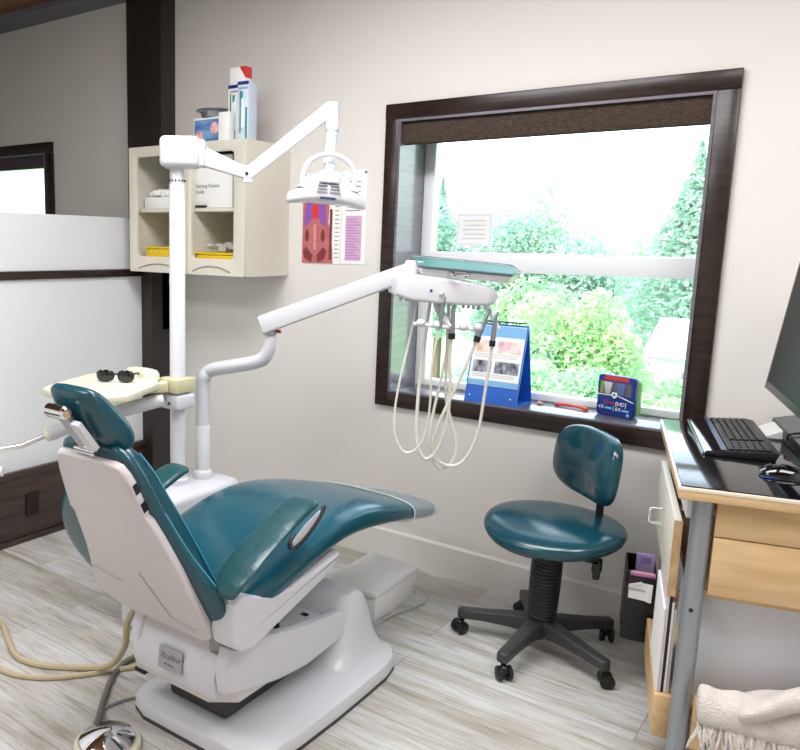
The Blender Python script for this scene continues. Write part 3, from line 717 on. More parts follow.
# ------------------------------------------------------------------ foot control and floor hoses
t = thing('foot_control', 'round chrome dome foot pedal on the floor behind the chair', 'foot control', (-1.69, -1.80, 0))
b = MB(); b.lathe([(.1, .0005), (.1, .014), (.094, .02), (.085, .02), (0, .02)], 32, Matrix.Translation((-1.69, -1.8, 0))); b.build('base_ring', BEIGE, t)
b = MB(); b.lathe([(.086, .018), (.086, .026), (.082, .031), (.01, .05), (0, .051)], 48, Matrix.Translation((-1.69, -1.8, 0))); b.build('dome', CHROME, t)
b = MB(); b.tube([(-1.775, -1.775, .018), (-1.80, -1.74, .022), (-1.84, -1.70, .012), (-1.90, -1.63, .009), (-1.96, -1.55, .009), (-2.0, -1.46, .009), (-1.98, -1.40, .02), (-1.90, -1.38, .06), (-1.76, -1.45, .13)], .0105, 8, 6); b.build('hose', HOSEG, t)
t = thing('floor_hose', 'tan hose looping up from the floor to the chair shell', 'hose', (-2.25, -1.6, 0))
b = MB(); b.tube([(-2.9, -1.62, .009), (-2.62, -1.57, .009), (-2.46, -1.63, .009), (-2.32, -1.68, .009), (-2.2, -1.655, .009), (-2.08, -1.58, .012), (-1.97, -1.55, .05), (-1.86, -1.58, .17), (-1.82, -1.60, .28), (-1.78, -1.58, .345), (-1.7, -1.56, .372)], .0115, 8, 6); b.build('hose', HOSE, t)
t = thing('floor_hose', 'tan hose lying flat on the floor nearest the foot pedal', 'hose', (-2.15, -1.7, 0))
b = MB(); b.tube([(-2.75, -1.72, .008), (-2.5, -1.70, .008), (-2.3, -1.765, .008), (-2.16, -1.72, .008), (-2.06, -1.62, .008), (-1.98, -1.5, .008), (-1.9, -1.4, .008), (-1.77, -1.34, .008)], .0095, 8, 6); b.build('hose', HOSE, t)
t = thing('floor_wire', 'thin grey wire between the foot pedal and the chair base', 'cable', (-1.8, -1.7, 0))
b = MB(); b.tube([(-1.80, -1.75, .009), (-1.84, -1.70, .006), (-1.83, -1.62, .006), (-1.80, -1.56, .006), (-1.795, -1.52, .006)], .005, 6, 6); b.build('wire', GREYM, t)

# ------------------------------------------------------------------ dental unit: cabinet, post, arms
unit = thing('dental_light', 'white dental operating light on a tall post and folding arm', 'dental light', (-2.09, -1.1, 0))
b = MB(); b.box(-2.24, -1.97, -1.28, -.86, .0005, .565, .03, seg=4); b.build('unit_cabinet', WHITE, unit)
PX, PY = -2.105, -1.085
b = MB(); b.lathe([(.04, .56), (.04, .585), (.032, .59)], 24, Matrix.Translation((PX, PY, 0))); b.lathe([(.0295, .56), (.0295, 1.70), (.027, 1.703), (.027, 1.77)], 28, Matrix.Translation((PX, PY, 0))); b.build('post', WHITE, unit)
b = MB()
for k in range(8):
    a_ = -PI / 2 - .2 + k * PI / 4 * .55 - .5; b.ball((PX + .0295 * math.cos(a_), PY + .0295 * math.sin(a_), 1.715), .0035, u=8, v=6)
b.build('post_screw', DARK, unit)
dirw = Vector((.79, .613, 0)); dirn = Vector((-.613, .79, 0))     # the way the light arm swings
M = frame((PX, PY, 1.815), dirw, dirn)
b = MB(); b.box(-.058, .085, -.06, .06, -.055, .055, .02, M=M, seg=4); b.build('swivel_housing', WHITE, unit)
b = MB(); b.box(.07, .105, -.045, .045, -.05, .045, .008, M=M); b.build('housing_cap', WHITE, unit)
e0 = Vector((-2.02, -1.03, 1.80)); e1 = Vector((-1.885, -.945, 1.742)); e2 = Vector((-1.672, -.735, 1.98)); e3 = Vector((-1.655, -.76, 1.77))
def bar(mb, p, q, w0, h0, w1, h1, bev=.004):
    p = Vector(p); q = Vector(q); d = (q - p).normalized(); s_ = d.cross(Vector((0, 0, 1))).normalized(); u_ = s_.cross(d)
    L = []
    for c, w, h in ((p, w0, h0), (q, w1, h1)):
        L.append([c + s_ * x + u_ * z for x, z in rrect(-w, w, -h, h, min(w, h) * .3, 3)])
    mb.loft(L)
b = MB(); bar(b, e0, e1, .026, .034, .02, .02); b.build('lower_arm', WHITE, unit)
b = MB(); b.tube([e1 - Vector((0, 0, .03)), e1 + Vector((0, 0, .03))], .022, 16); b.build('elbow', WHITE, unit)
b = MB(); b.ball(e1 + Vector((.012, -.02, 0)), .006, u=8, v=6); b.build('elbow_screw', DARK, unit)
b = MB(); bar(b, e1, e2, .022, .023, .024, .026); b.build('spring_arm', WHITE, unit)
b = MB(); b.tube([e2 + Vector((.0, 0, .016)), e2 + Vector((.012, -.004, -.055)), e2 + Vector((.013, -.005, -.08))], [.03, .028, .024], 16); b.tube([e2 + Vector((.012, -.004, -.07)), e3 + Vector((0, 0, .01))], .021, 16); b.build('drop_arm', WHITE, unit)
b = MB(); b.tube([e2 + Vector((0, 0, .014)), e2 + Vector((0, 0, .0195))], .024, 16); b.build('arm_cap', DKGREY, unit)
# lamp head, long axis along dirw, tipped down to the right
lc = Vector((-1.652, -.775, 1.676)); lx = Vector((.79, .613, -.075)).normalized(); ly = Vector((-.613, .79, 0)).normalized()
LM_ = frame(lc, lx, ly) @ Matrix.Diagonal((1.06, 1.06, 1.06, 1))
# winged light bar: two swept wings meeting in the middle
b = MB(); L = []
for x, z, hy, hz in ((-.137, -.028, .02, .010), (-.13, -.024, .05, .018), (-.09, -.012, .075, .024), (-.045, -.004, .085, .026), (.0, -.002, .088, .026), (.045, -.004, .085, .026), (.09, -.012, .075, .024), (.13, -.024, .05, .018), (.137, -.028, .02, .010)):
    L.append([(x, y, z + zz) for y, zz in rrect(-hy, hy, -hz, hz, hz * .7, 4)])
b.loft(L, M=LM_); b.build('lamp_body', WHITE, unit, angle=60)
b = MB(); L = []
for z, hx, y0, y1 in ((.012, .105, -.075, .075), (.03, .088, -.065, .065), (.05, .062, -.05, .05), (.062, .04, -.04, .04), (.064, .03, -.03, .03)):
    L.append([(x, y, z) for x, y in rrect(-hx, hx, y0, y1, .02, 4)])
b.loft(L, M=LM_); b.box(-.036, .036, -.078, -.02, .03, .07, .008, M=LM_); b.build('lamp_cover', WHITE, unit, angle=40)
b = MB()
for k in range(4):
    z = .0 + .0105 * k; y = -.0895 + .0035 * max(0, k - 1)
    for s_ in (-1, 1): b.box(s_ * .004 + (0 if s_ > 0 else -.036 + .002 * k), s_ * .004 + (.036 - .002 * k if s_ > 0 else 0), y - .003, y + .012, z, z + .0028, M=LM_)
b.build('vent_slot', mat('vent_grey', '9A9CA3', .5), unit)
b = MB(); b.box(-.026, .026, -.09, -.08, -.024, -.016, M=LM_); b.build('switch_strip', mat('dark_blue_strip', '3A3F66', .3), unit)
b = MB(); b.tube([(-.088, -.03, .02), (-.088, -.03, .06), (-.07, -.03, .1), (-.035, -.03, .122), (0, -.03, .128), (.035, -.03, .122), (.07, -.03, .1), (.088, -.03, .06), (.088, -.03, .02)], .0085, 10, 5, M=LM_); b.build('handle', WHITE, unit)
b = MB(); b.box(-.11, .11, -.06, .06, -.033, -.026, .004, M=LM_); b.build('lens', mat('frosted_lens', 'DADDE2', .2), unit)
b = MB(); b.box(-.018, .018, -.02, .02, .06, .1, .008, M=LM_); b.build('neck', WHITE, unit)

# ------------------------------------------------------------------ delivery arm with handpieces
dlv = thing('instrument_delivery_arm', 'white swing arm carrying the handpiece tray with hanging hoses', 'delivery unit', (-2.09, -.975, .566))
QX, QY = -2.085, -.965
b = MB(); b.lathe([(.038, .566), (.038, .59), (.034, .596), (.028, .6)], 24, Matrix.Translation((QX, QY, 0))); b.lathe([(.0285, .59), (.0285, .78), (.027, .782)], 24, Matrix.Translation((QX, QY, 0))); b.build('mounting_post', WHITE, dlv)
b = MB(); b.tube([(QX, QY, .782), (QX, QY, .93), (QX + .008, QY, .975), (QX + .04, QY + .01, 1.005), (-1.9, -.98, 1.04), (-1.81, -.985, 1.063), (-1.765, -.982, 1.085), (-1.745, -.98, 1.13), (-1.742, -.98, 1.175)], [.0275, .0275, .0275, .027, .026, .026, .026, .024, .022], 18, 6); b.build('lower_arm', WHITE, dlv)
b = MB(); b.lathe([(.026, 0), (.026, .02)], 16, Matrix.Translation((-1.742, -.98, 1.17))); b.build('swivel_ring', STEEL, dlv)
f0 = Vector((-1.765, -1.0, 1.205)); f1 = Vector((-1.325, -.72, 1.41))
b = MB(); bar(b, f0, f1, .03, .033, .034, .030); b.build('spring_arm', WHITE, dlv)
b = MB(); b.box(-.012, .012, -.004, .004, -.012, .0, M=Matrix.Translation((-1.715, -.968, 1.19))); b.build('red_tab', RED, dlv)
ax = Vector((.80, .60, -.055)).normalized(); ay = Vector((-.6, .8, 0))
tc = Vector((-1.235, -.665, 1.355)); TM = frame(tc, ax, ay)
b = MB(); L = []
for x, z0, z1, hy in ((-.174, -.026, .022, .08), (-.168, -.034, .032, .11), (-.12, -.047, .041, .122), (-.02, -.05, .038, .125), (.08, -.049, .031, .125), (.135, -.046, .02, .12), (.16, -.040, .010, .112), (.174, -.028, -.002, .1), (.179, -.018, -.010, .08)):
    L.append([(x, y, (z0 + z1) / 2 + z) for y, z in rrect(-hy, hy, -(z1 - z0) / 2, (z1 - z0) / 2, min(.012, (z1 - z0) * .4), 4)])
b.loft(L, M=TM); b.build('control_head', WHITE, dlv, angle=45)
b = MB(); b.lathe([(.035, .03), (.035, .07), (.03, .085)], 20, TM @ Matrix.Translation((-.10, 0, 0))); b.build('tray_swivel', WHITE, dlv)
b = MB(); b.ball((-.02, -.128, -.018), .009, M=TM, u=12, v=8); b.build('control_knob', CHROME, dlv)
b = MB(); b.ball((-.055, -.125, -.008), .005, M=TM, u=8, v=6); b.build('indicator', mat('indicator_blue', '3A3A86', .3), dlv)
for k in range(7):
    b = MB(); b.box(-.155 + .021 * k, -.145 + .021 * k, -.105, -.09, -.05, -.032, M=TM); b.build('fitting', GREYM, dlv)
for k in range(4):
    b = MB(); b.tube([(.07 + .017 * k, -.07, -.062), (.07 + .017 * k, -.07, -.03)], .005, 8, M=TM); b.build('hose_port', GREYM, dlv)
# instrument tray with green mat
mc = Vector((-1.165, -.62, 1.432)); MM = frame(mc, Vector((.83, .555, -.075)), Vector((-.555, .83, .12)))
tr_o = [(-.175, -.115), (-.16, -.13), (.13, -.13), (.175, -.05), (.178, .09), (.165, .115), (-.16, .13), (-.175, .115)]
b = MB(); b.prism([(x * .93, y * .93) for x, y in tr_o], -.03, -.022, axis='z', M=MM)
b.loft([[(x * s_, y * s_, z) for x, y in tr_o] for s_, z in ((.93, -.03), (1., -.004), (1.02, .001), (1.0, .003), (.975, -.003), (.975, -.010))], cap=True, M=MM); b.build('tray', WHITE, dlv)
b = MB(); b.prism([(x * .97, y * .97) for x, y in tr_o], -.006, -.001, axis='z', M=MM); b.build('green_mat', GREEN, dlv)
b = MB(); b.loft([[(x * s_, y * s_, z) for x, y in tr_o] for s_, z in ((1.005, -.006), (1.022, .0012), (1.0, .004), (.985, .0))], cap=False, M=MM); b.build('tray_rim', mat('tray_edge_grey', '5A6A70', .3), dlv)
b = MB(); b.tube([(-.07, -.13, -.006), (-.06, -.155, -.012), (-.02, -.155, -.012), (-.01, -.13, -.006)], .006, 8, 4, M=MM); b.build('tray_handle', CHROME, dlv)
# holder bar with four cups
b = MB(); b.tube([(-.10, -.10, -.125), (.0, -.10, -.128), (.13, -.10, -.128)], .007, 8, M=TM); b.tube([(-.02, -.03, -.04), (-.0, -.06, -.09), (.03, -.10, -.128)], .014, 10, 4, M=TM); b.build('holder_bar', WHITE, dlv)
hs = [(-.075, -.12), (-.02, -.122), (.07, -.122), (.118, -.12)]
for x, z in hs:
    b = MB(); b.ball((x, -.105, z), (.016, .02, .015), M=TM); b.build('holder_cup', WHITE, dlv)
def W(u, v, w): return TM @ Vector((u, v, w))
# hoses in the head's own frame (u along, v towards patient/wall, w up)
def px_hose(pts, v): return [W(u, v, w) for u, w in pts]
def hz(pts, v0, v1):
    n = len(pts); return [W(u, v0 + (v1 - v0) * i / (n - 1), w) for i, (u, w) in enumerate(pts)]
hoses = [
 ('air_syringe', [(-.122, -.03), (-.135, -.17), (-.16, -.31), (-.168, -.42), (-.155, -.49), (-.118, -.53), (-.075, -.51), (-.052, -.45), (-.05, -.35), (-.06, -.24), (-.048, -.10)], .0042, -.02, -.115, HOSEW),
 ('handpiece', [(-.075, -.04), (-.085, -.25), (-.083, -.42), (-.07, -.51), (-.035, -.548), (.002, -.51), (.022, -.42), (.02, -.31), (.005, -.22), (.0, -.135)], .0065, -.03, -.1, HOSEW),
 ('handpiece', [(.018, -.04), (.016, -.135), (.0, -.27), (-.02, -.40), (-.025, -.49), (.0, -.545), (.055, -.565), (.105, -.54), (.14, -.45), (.147, -.31), (.15, -.15)], .0055, .0, -.1, HOSEW),
 ('handpiece', [(.005, -.04), (.01, -.14), (.018, -.25), (.025, -.34), (.05, -.42), (.078, -.49), (.073, -.55), (.035, -.58), (-.0, -.56), (-.02, -.50), (.0, -.41), (.06, -.25), (.1, -.14)], .006, .03, -.1, HOSEW)]
hoses = [(nm, [(u * .94 + .034, w_ * 1.10 if w_ < -.2 else w_) for u, w_ in pts], r, v0, v1, m) for nm, pts, r, v0, v1, m in hoses]
for nm, pts, r, v0, v1, m in hoses:
    end = W(pts[-1][0], v1, pts[-1][1]); prev = W(pts[-2][0], v1, pts[-2][1]); d = (end - prev).normalized()
    b = MB(); b.tube([end - d * .03, end + d * .0, end + d * .035], [r * 1.25, r * 1.6, r * 1.5], 10)
    if nm == 'handpiece': b.tube([end + d * .03, end + d * .07, end + d * .085 + ax * .006], [r * 1.3, r * 1.1, r * .9], 10)
    else: b.tube([end + d * .03, end + d * .07 - ay * .004, end + d * .1 + ax * .008], [r * 1.5, r * 1.7, .004], 10, 3)
    h = b.build(nm, STEEL, dlv)
    b = MB(); b.tube([end - d * .032, end - d * .012], r * 1.9, 10); b.build('collar', BLACK if nm == 'handpiece' else STEEL, h)
    b = MB(); b.tube(hz(pts, v0, v1), r, 8, 7); b.build('hose', m, h)
b = MB(); b.tube([W(.12, -.08, -.03), W(.16, -.09, -.07), W(.19, -.1, -.12)], .006, 8, 4); b.build('suction_tip', WHITE, dlv)

# ------------------------------------------------------------------ side tray, assistant arm and the eyewear
T0 = (-2.31, -1.55); 
tray = thing('side_tray', 'cream side tray clamped to the white post behind the headrest', 'tray table', (-2.2, -1.3, .97))
poly = [(-2.335, -1.50), (-2.30, -1.555), (-2.24, -1.565), (-2.02, -1.505), (-1.985, -1.45), (-2.085, -1.2), (-2.13, -1.165), (-2.31, -1.13), (-2.42, -1.20), (-2.425, -1.25)]
b = MB(); b.prism(poly, .955, .982, axis='z', bev=.006, seg=3); b.build('tray_top', BEIGE, tray)
b = MB(); b.prism([(x * .6 + -2.14 * .4, y * .5 + -1.2 * .5) for x, y in poly], .982, .984, axis='z'); b.build('tray_liner', mat('tray_liner', 'E4E1D2', .4), tray)
b = MB(); L = []
for z, k in ((.98, 1.), (1.0, .97), (1.012, .85), (1.016, .6)):
    L.append([(-2.215 + x * k, -1.165 + y * k, z) for x, y in sup(.085, .035, 2.6, 20)])
b.loft(L); b.build('raised_end', BEIGE, tray)
b = MB(); b.box(-2.155, -2.055, PY - .052, PY + .052, .93, .985, .006); bar(b, (-2.12, -1.13, .955), (-2.2, -1.25, .945), .03, .022, .03, .012); b.build('clamp', mat('clamp_beige', 'C9C49F', .4), tray)
assist = thing('assistant_arm', 'white assistant arm with a bent steel rod, clamped low on the post', 'instrument arm', (PX, PY, .9))
b = MB(); b.box(-2.16, -2.055, PY - .048, PY + .048, .865, .925, .012, seg=3); b.build('clamp', WHITE, assist)
b = MB(); b.ball((-2.10, PY - .05, .89), .006, u=8, v=6); b.build('clamp_screw', DARK, assist)
b = MB(); b.tube([(-2.12, -1.15, .905), (-2.25, -1.38, .85), (-2.335, -1.51, .80)], .026, 16); b.build('tube_arm', WHITE, assist)
b = MB(); b.tube([(-2.335, -1.51, .80), (-2.343, -1.522, .796)], [.026, .018], 16); b.build('end_cap', BEIGE, assist)
b = MB(); b.tube([(-2.34, -1.52, .797), (-2.385, -1.59, .765), (-2.45, -1.65, .75), (-2.62, -1.76, .72)], .010, 10); b.build('rod', CHROME, assist)
b = MB(); b.tube([(-2.418, -1.648, .675), (-2.46, -1.68, .68)], .018, 14); b.tube([(-2.46, -1.68, .68), (-2.60, -1.76, .72)], .009, 8); b.build('tip_holder', WHITE, assist)
g = thing('safety_glasses', 'dark wraparound safety glasses lying on the cream side tray', 'glasses', (-2.19, -1.32, .983), .55)
for s_ in (-1, 1):
    b = MB(); L = []
    for x, h, yy in ((-.032, .006, .012), (-.028, .016, .006), (-.012, .023, -.002), (.008, .024, -.004), (.024, .02, .0), (.032, .008, .006)):
        L.append([(s_ * .038 + s_ * x, yy + y, .025 + z) for y, z in sup(.006, h, 2.4, 14)])
    b.loft(L); b.build('lens', BLACKG, g, world=False)
    b = MB(); b.tube([(s_ * .069, .006, .034), (s_ * .07, .05, .03), (s_ * .06, .1, .02), (s_ * .045, .125, .006)], [.004, .003, .003, .004], 8, 4); b.build('temple', BLACK, g, world=False)
b = MB(); b.tube([(-.012, .0, .03), (0, -.006, .034), (.012, .0, .03)], .004, 8, 3); b.build('bridge', BLACK, g, world=False)

# ------------------------------------------------------------------ stool
SX, SY = -.893, -.385
st_ = thing('operator_stool', 'teal operator stool with a dark five-star base on casters', 'stool', (SX, SY, 0))
def S(a, r, z): return Vector((SX + r * math.cos(a), SY + r * math.sin(a), z))
for a_ in (193, 265, 337, 49, 121):
    a = math.radians(a_); d = Vector((math.cos(a), math.sin(a), 0)); s_ = Vector((-d.y, d.x, 0))
    b = MB(); L = []
    for r, w, zc, h in ((.03, .032, .098, .034), (.1, .027, .098, .026), (.2, .023, .09, .02), (.27, .022, .083, .019), (.298, .02, .08, .02), (.305, .012, .08, .016)):
        L.append([S(a, r, zc) + s_ * x + Vector((0, 0, z)) for x, z in rrect(-w, w, -h, h, .008, 3)])
    b.loft(L); leg = b.build('base_leg', DKGREY, st_)
    b = MB(); rot = a + .9; c = S(a, .287, .026) + Vector((math.cos(rot), math.sin(rot), 0)) * .012; wx = Vector((-math.sin(rot), math.cos(rot), 0))
    for k in (-1, 1):
        b.tube([c + wx * k * .006, c + wx * k * .012, c + wx * k * .024, c + wx * k * .027], [.018, .0255, .0255, .02], 18)
    b.tube([S(a, .287, .03), S(a, .287, .07)], .008, 8); b.ball(c + Vector((0, 0, .012)), (.018, .018, .018)); b.build('caster', BLACK, leg)
b = MB(); b.lathe([(.02, .045), (.03, .06), (.047, .068), (.05, .125), (.04, .135)], 24, Matrix.Translation((SX, SY, 0))); b.build('hub', DKGREY, st_)
b = MB(); P = [(.046, .128)]
for i in range(22):
    z = .135 + i * .0141; k = i / 21; r = .048 + .004 * math.sin(k * 3); P += [(r, z), (r + .0045, z + .004), (r + .0045, z + .008), (r, z + .012)]
b.lathe(P + [(.04, .45)], 24, Matrix.Translation((SX, SY, 0)) @ Matrix.Rotation(math.radians(1.5), 4, 'Y')); b.build('bellows', mat('bellows_rubber', '2C2C2E', .5), st_)
ctr = Vector((-.866, -.398, .03))
b = MB(); L = []
for z, r in ((.418, .17), (.425, .205), (.44, .225), (.46, .238), (.475, .238), (.488, .228), (.497, .2), (.502, .15), (.503, .08), (.502, .02)):
    L.append([(ctr.x + x * r / .24, ctr.y + y * r / .24, ctr.z + z - .035 * (max(0, (x * -.2 + y * -.98)) / .24) ** 2 * (r / .24) ** 2) for x, y in sup(.25, .235, 2.15, 36)])
b.loft(L); b.build('seat', TEALS, st_, subd=1, angle=180)
b = MB(); b.lathe([(.17, .404), (.19, .418), (.1, .43)], 28, Matrix.Translation(ctr)); b.box(SX - .09, SX + .09, SY - .07, SY + .07, .425, .45, .006); b.build('seat_plate', BLACK, st_)
fdir = Vector((-.57, -.82, 0)); wdir = Vector((.74, -.67, 0))
bc = Vector((-.80, -.275, .718))
BM = frame(bc, wdir, Vector((.06, .085, 1)))
b = MB(); L = []
for n_, k in ((-.028, .82), (-.022, .94), (-.008, 1.), (.012, 1.), (.024, .95), (.03, .8), (.032, .5)):
    L.append([(x * k if k < .9 else (x - math.copysign((1 - k) * .19, x)), y * k if k < .9 else (y - math.copysign((1 - k) * .13, y)), -n_ * -1 + .0 - .03 * (1 - (x / .17) ** 2)) for x, y in sup(.196, .13, 3.4, 40)])
b.loft(L, M=BM); b.build('backrest', TEALS, st_, subd=1, angle=180)
b = MB(); bp_ = Vector((-.752, -.245, 0))
b.tube([bp_ + Vector((0, 0, .70)), bp_ + Vector((0, 0, .5)), Vector((-.75, -.25, .46)), Vector((-.755, -.27, .43)), Vector((-.8, -.33, .428))], .014, 10, 4); b.build('back_post', BLACK, st_)
b = MB(); b.box(-.716, -.686, -.43, -.40, .37, .42, .004); b.box(-.712, -.69, -.428, -.405, .345, .375, .003); b.box(-.82, -.69, -.43, -.4, .402, .416, .003); b.build('lever', BLACK, st_)

# ------------------------------------------------------------------ desk on casters
ROT = math.radians(15); DN = Vector((-.369, -1.0, 0)); DW, DD = .56, .874
def DL(a, c, z=0): return DN + Matrix.Rotation(ROT, 3, 'Z') @ Vector((a, c, z))
desk = thing('work_cart', 'wooden work cart with a black top and grey tube legs', 'cart', DN, ROT)
k = dict(world=False)
b = MB(); b.box(.0, DW, .0, DD, .862, .893, .003); b.build('top_board', MAPLE, desk, **k)
b = MB(); b.box(.004, DW - .004, .004, DD - .004, .893, .8995, .002); b.build('black_top', GRANITE, desk, **k)
b = MB(); b.box(-.0015, DW + .0015, -.0015, DD + .0015, .886, .896, .001); b.build('top_edge_strip', mat('pale_edging', 'E4D6C4', .35), desk, **k)
for a_, c_ in ((.064, .05), (.064, DD - .07), (DW - .064, .05), (DW - .064, DD - .07)):
    b = MB(); b.tube([(a_, c_, .062), (a_, c_, .862)], .026, 20); leg = b.build('leg', GREYM, desk, **k)
    for z in (.555, .14):
        b = MB(); b.ball((a_ - .004, c_ - .0255, z), (.006, .002, .006), u=10, v=6); b.build('screw_hole', DARK, leg, **k)
    b = MB()
    for s_ in (-1, 1): b.tube([(a_ - .022 + s_ * .007, c_ + .012, .026), (a_ - .022 + s_ * .023, c_ + .012, .026)], .0255, 16)
    b.tube([(a_, c_, .03), (a_, c_, .066)], .012, 10); b.ball((a_ - .018, c_ + .01, .036), (.02, .02, .02)); b.build('caster', BLACK, leg, **k)
# end boards (near and far), side drawers, lower rails, shelf
b = MB(); b.box(.094, DW - .094, .03, .052, .765, .862, .002); b.build('end_panel', MAPLE, desk, **k)
b = MB(); b.box(.094, DW - .094, .028, .052, .605, .762, .002); b.build('end_panel', MAPLE, desk, **k)
b = MB(); b.box(.09, DW - .09, DD - .08, DD - .06, .605, .862, .002); b.build('end_panel', MAPLE, desk, **k)
b = MB(); b.box(DW - .075, DW - .055, .08, DD - .1, .605, .862, .002); b.build('side_panel', MAPLEY, desk, **k)
b = MB(); b.box(.055, DW - .08, .07, DD - .1, .58, .60); b.build('drawer_floor', MAPLE, desk, **k)
for z0, z1 in ((.555, .775),):
    b = MB(); b.box(.006, .026, .10, DD - .12, z0, z1, .003); dr = b.build('drawer', CREAM, desk, **k)
    b = MB(); b.box(.006, .027, .097, .101, z0, z1 - .002); b.build('wood_edge', MAPLEY, dr, **k)
    b = MB(); b.tube([(.006, .42, .70), (-.03, .42, .70), (-.036, .42, .695), (-.036, .42, .66), (-.03, .42, .655), (.006, .42, .655)], .0042, 8); b.build('handle', CHROME, dr, **k)
b = MB(); b.box(.03, .06, .08, DD - .1, .79, .855, .002); b.build('side_rail', WHITE, desk, **k)
for x0, x1, ye in ((.0, .045, .585), (DW - .045, DW, .77)):
    b = MB(); b.box(x0, x1, .08, ye, .14, .265, .002); b.build('lower_side_rail', MAPLEY, desk, **k)
for y0, y1 in ((.03, .055), (DD - .085, DD - .06)):
    b = MB(); b.box(.092, DW - .092, y0, y1, .155, .305, .002); b.build('lower_end_rail', MAPLE, desk, **k)
b = MB(); b.box(.045, DW - .045, .055, DD - .085, .24, .262, .002); b.build('lower_shelf', MAPLEY, desk, **k)
t = thing('storage_carton', 'plain pale grey carton standing on the lower shelf of the cart', 'box', DL(.3, .4, .263), ROT)
b = MB(); b.box(-.21, .2, -.30, .2, 0, .31, .004); b.build('carton', mat('pale_grey_board', 'CDD0D6', .5), t, world=False)

# black file holder hung on the cart's left side
t = thing('file_holder', 'black file holder with a torn white label, hooked on the side of the cart', 'file holder', DL(-.03, .63, .165), ROT)
b = MB(); w0, w1_ = -.046, .052
b.prism(rrect(w0, w1_, .0, .235, .012, 3), -.03, -.024, axis='y', bev=.002)
b.box(w0, w0 + .006, -.024, .15, .006, .25, .001); b.box(w1_ - .006, w1_, -.024, .15, .006, .235, .001); b.box(w0 + .006, w1_ - .006, .144, .15, .006, .25); b.box(w0 + .006, w1_ - .006, -.024, .144, .004, .01)
b.box(w0, w0 + .012, -.03, -.018, .20, .25, .002)
b.build('holder', BLACK, t, world=False)
b = MB(); b.prism([(-.034, .155), (.036, .15), (.038, .212), (.0, .214), (-.034, .204)], -.0312, -.03, axis='y'); b.prism([(-.036, .192), (-.034, .204), (.004, .218), (.008, .213)], -.034, -.031, axis='y'); b.prism([(.022, .15), (.038, .147), (.04, .212), (.026, .209)], -.034, -.031, axis='y'); b.build('label_paper', PAPER, t, world=False, smooth=False)
text('lettering', 'REFERRAL', .012, frame((-.006, -.0312, .186), (1, 0, -.03), (0, 0, 1)), INKD, t)
for i, (nm, lb, m, y0, z1, x0, x1) in enumerate((('folder', 'pink paper folder at the front of the black file holder', mat('pink_folder', 'D88FC2', .5), -.018, .243, -.034, .046), ('folder', 'tan paper folder behind the pink one in the file holder', mat('tan_folder', 'C9A36F', .6), .0, .24, -.03, .044), ('folder', 'tall lilac folder standing in the black file holder', LILAC, .06, .285, -.014, .045))):
    t = thing(nm, lb, 'folder', DL(-.03, .63, .176), ROT, 'folders in the file holder')
    b = MB(); b.box(x0, x1, y0, y0 + .012, 0, z1 - .012, .001); b.build('cover', m, t, world=False, smooth=False)
    if i == 2:
        b = MB(); b.box(x0 + .014, x1 - .012, y0 - .001, y0, z1 - .045, z1 - .022); b.build('tab', mat('lilac_tab', '7C6A9C', .5), t, world=False, smooth=False)
# upright paper stack beside the near leg
for i in range(5):
    h = .30 + .02 * ((i * 3) % 4)
    t = thing('paper_folder', ['white paper folder nearest the outside of the cart shelf', 'pale pink-edged folder second from the cart shelf edge', 'dark-edged folder in the middle of the upright cart folders', 'tall white folder fourth from the cart shelf edge', 'innermost white folder by the carton on the cart'][i], 'folder', DL(.006 + .0068 * i, .23, .266), ROT, 'upright folders on the cart shelf')
    b = MB(); b.box(-.003, .003, -.13, .16, 0, h - .05, .0008); b.build('cover', [PAPER, mat('pinkish_folder', 'DDC9D4', .6), INKD, PAPER, PAPERG][i], t, world=False, smooth=False)

# towel on the lower end rail
tw = thing('fringed_towel', 'folded grey-white towel with fringe on the lower end of the cart', 'towel', DL(.28, .03, .306), ROT)
random.seed(11)
L = []
nx = 26
for i in range(nx + 1):
    x = -.19 + .40 * i / nx; f = i / nx
    rise = .052 * max(0, math.sin((f - .45) * 3.4)) + .004 * math.sin(i * 1.3); sagg = -.02 * math.sin(min(1, f / .75) * PI * .5)
    ring_ = []
    for y, z in ((-.072, -.02), (-.078, .0), (-.07, .035), (-.05, .052), (-.01, .058), (.0, .05), (.0, .012), (.0, .004), (-.02, .003), (-.038, .0), (-.045, -.02), (-.062, -.028)):
        wob = .004 * math.sin(x * 40 + z * 60)
        ring_.append((x, y + wob * .5 + .02 * f - .02, z + (rise if z > .02 else 0) + (sagg if y < -.04 else 0) + .003))
    L.append(ring_)
b = MB(); b.loft(L); b.build('folded_cloth', TOWEL, tw, world=False, subd=1, angle=180)
b = MB(); L = []
for i in range(21):
    f = i / 20; x = -.10 + .26 * f
    c = -.035 + .095 * math.sin(f * PI * .55); L.append([(x, -.05 + .05 * math.cos(a_) * (1 + .2 * math.sin(f * 9)), .05 + c + .025 * math.sin(a_) + .012 * math.cos(2 * a_ + f * 4)) for a_ in [j * 2 * PI / 14 for j in range(14)]])
b.loft(L); b.build('top_fold', TOWEL, tw, world=False, subd=1, angle=180)
b = MB()
for i in range(150):
    x = -.185 + .385 * random.random(); y = -.085 - random.random() * .01; z = -.02 - .02 * min(1, (x + .19) / .3); ln = random.uniform(.05, .1); dx = random.uniform(-.03, .03)
    b.tube([(x, y + .012, z), (x + dx * .3, y, z - ln * .35), (x + dx * .8, y + random.uniform(-.008, .004), z - ln * .7), (x + dx, y + random.uniform(-.012, .004), z - ln)], [.004, .0045, .0035, .002], 5, 2)
fr = b.build('fringe', TOWEL, tw, world=False); fr['kind'] = 'stuff'

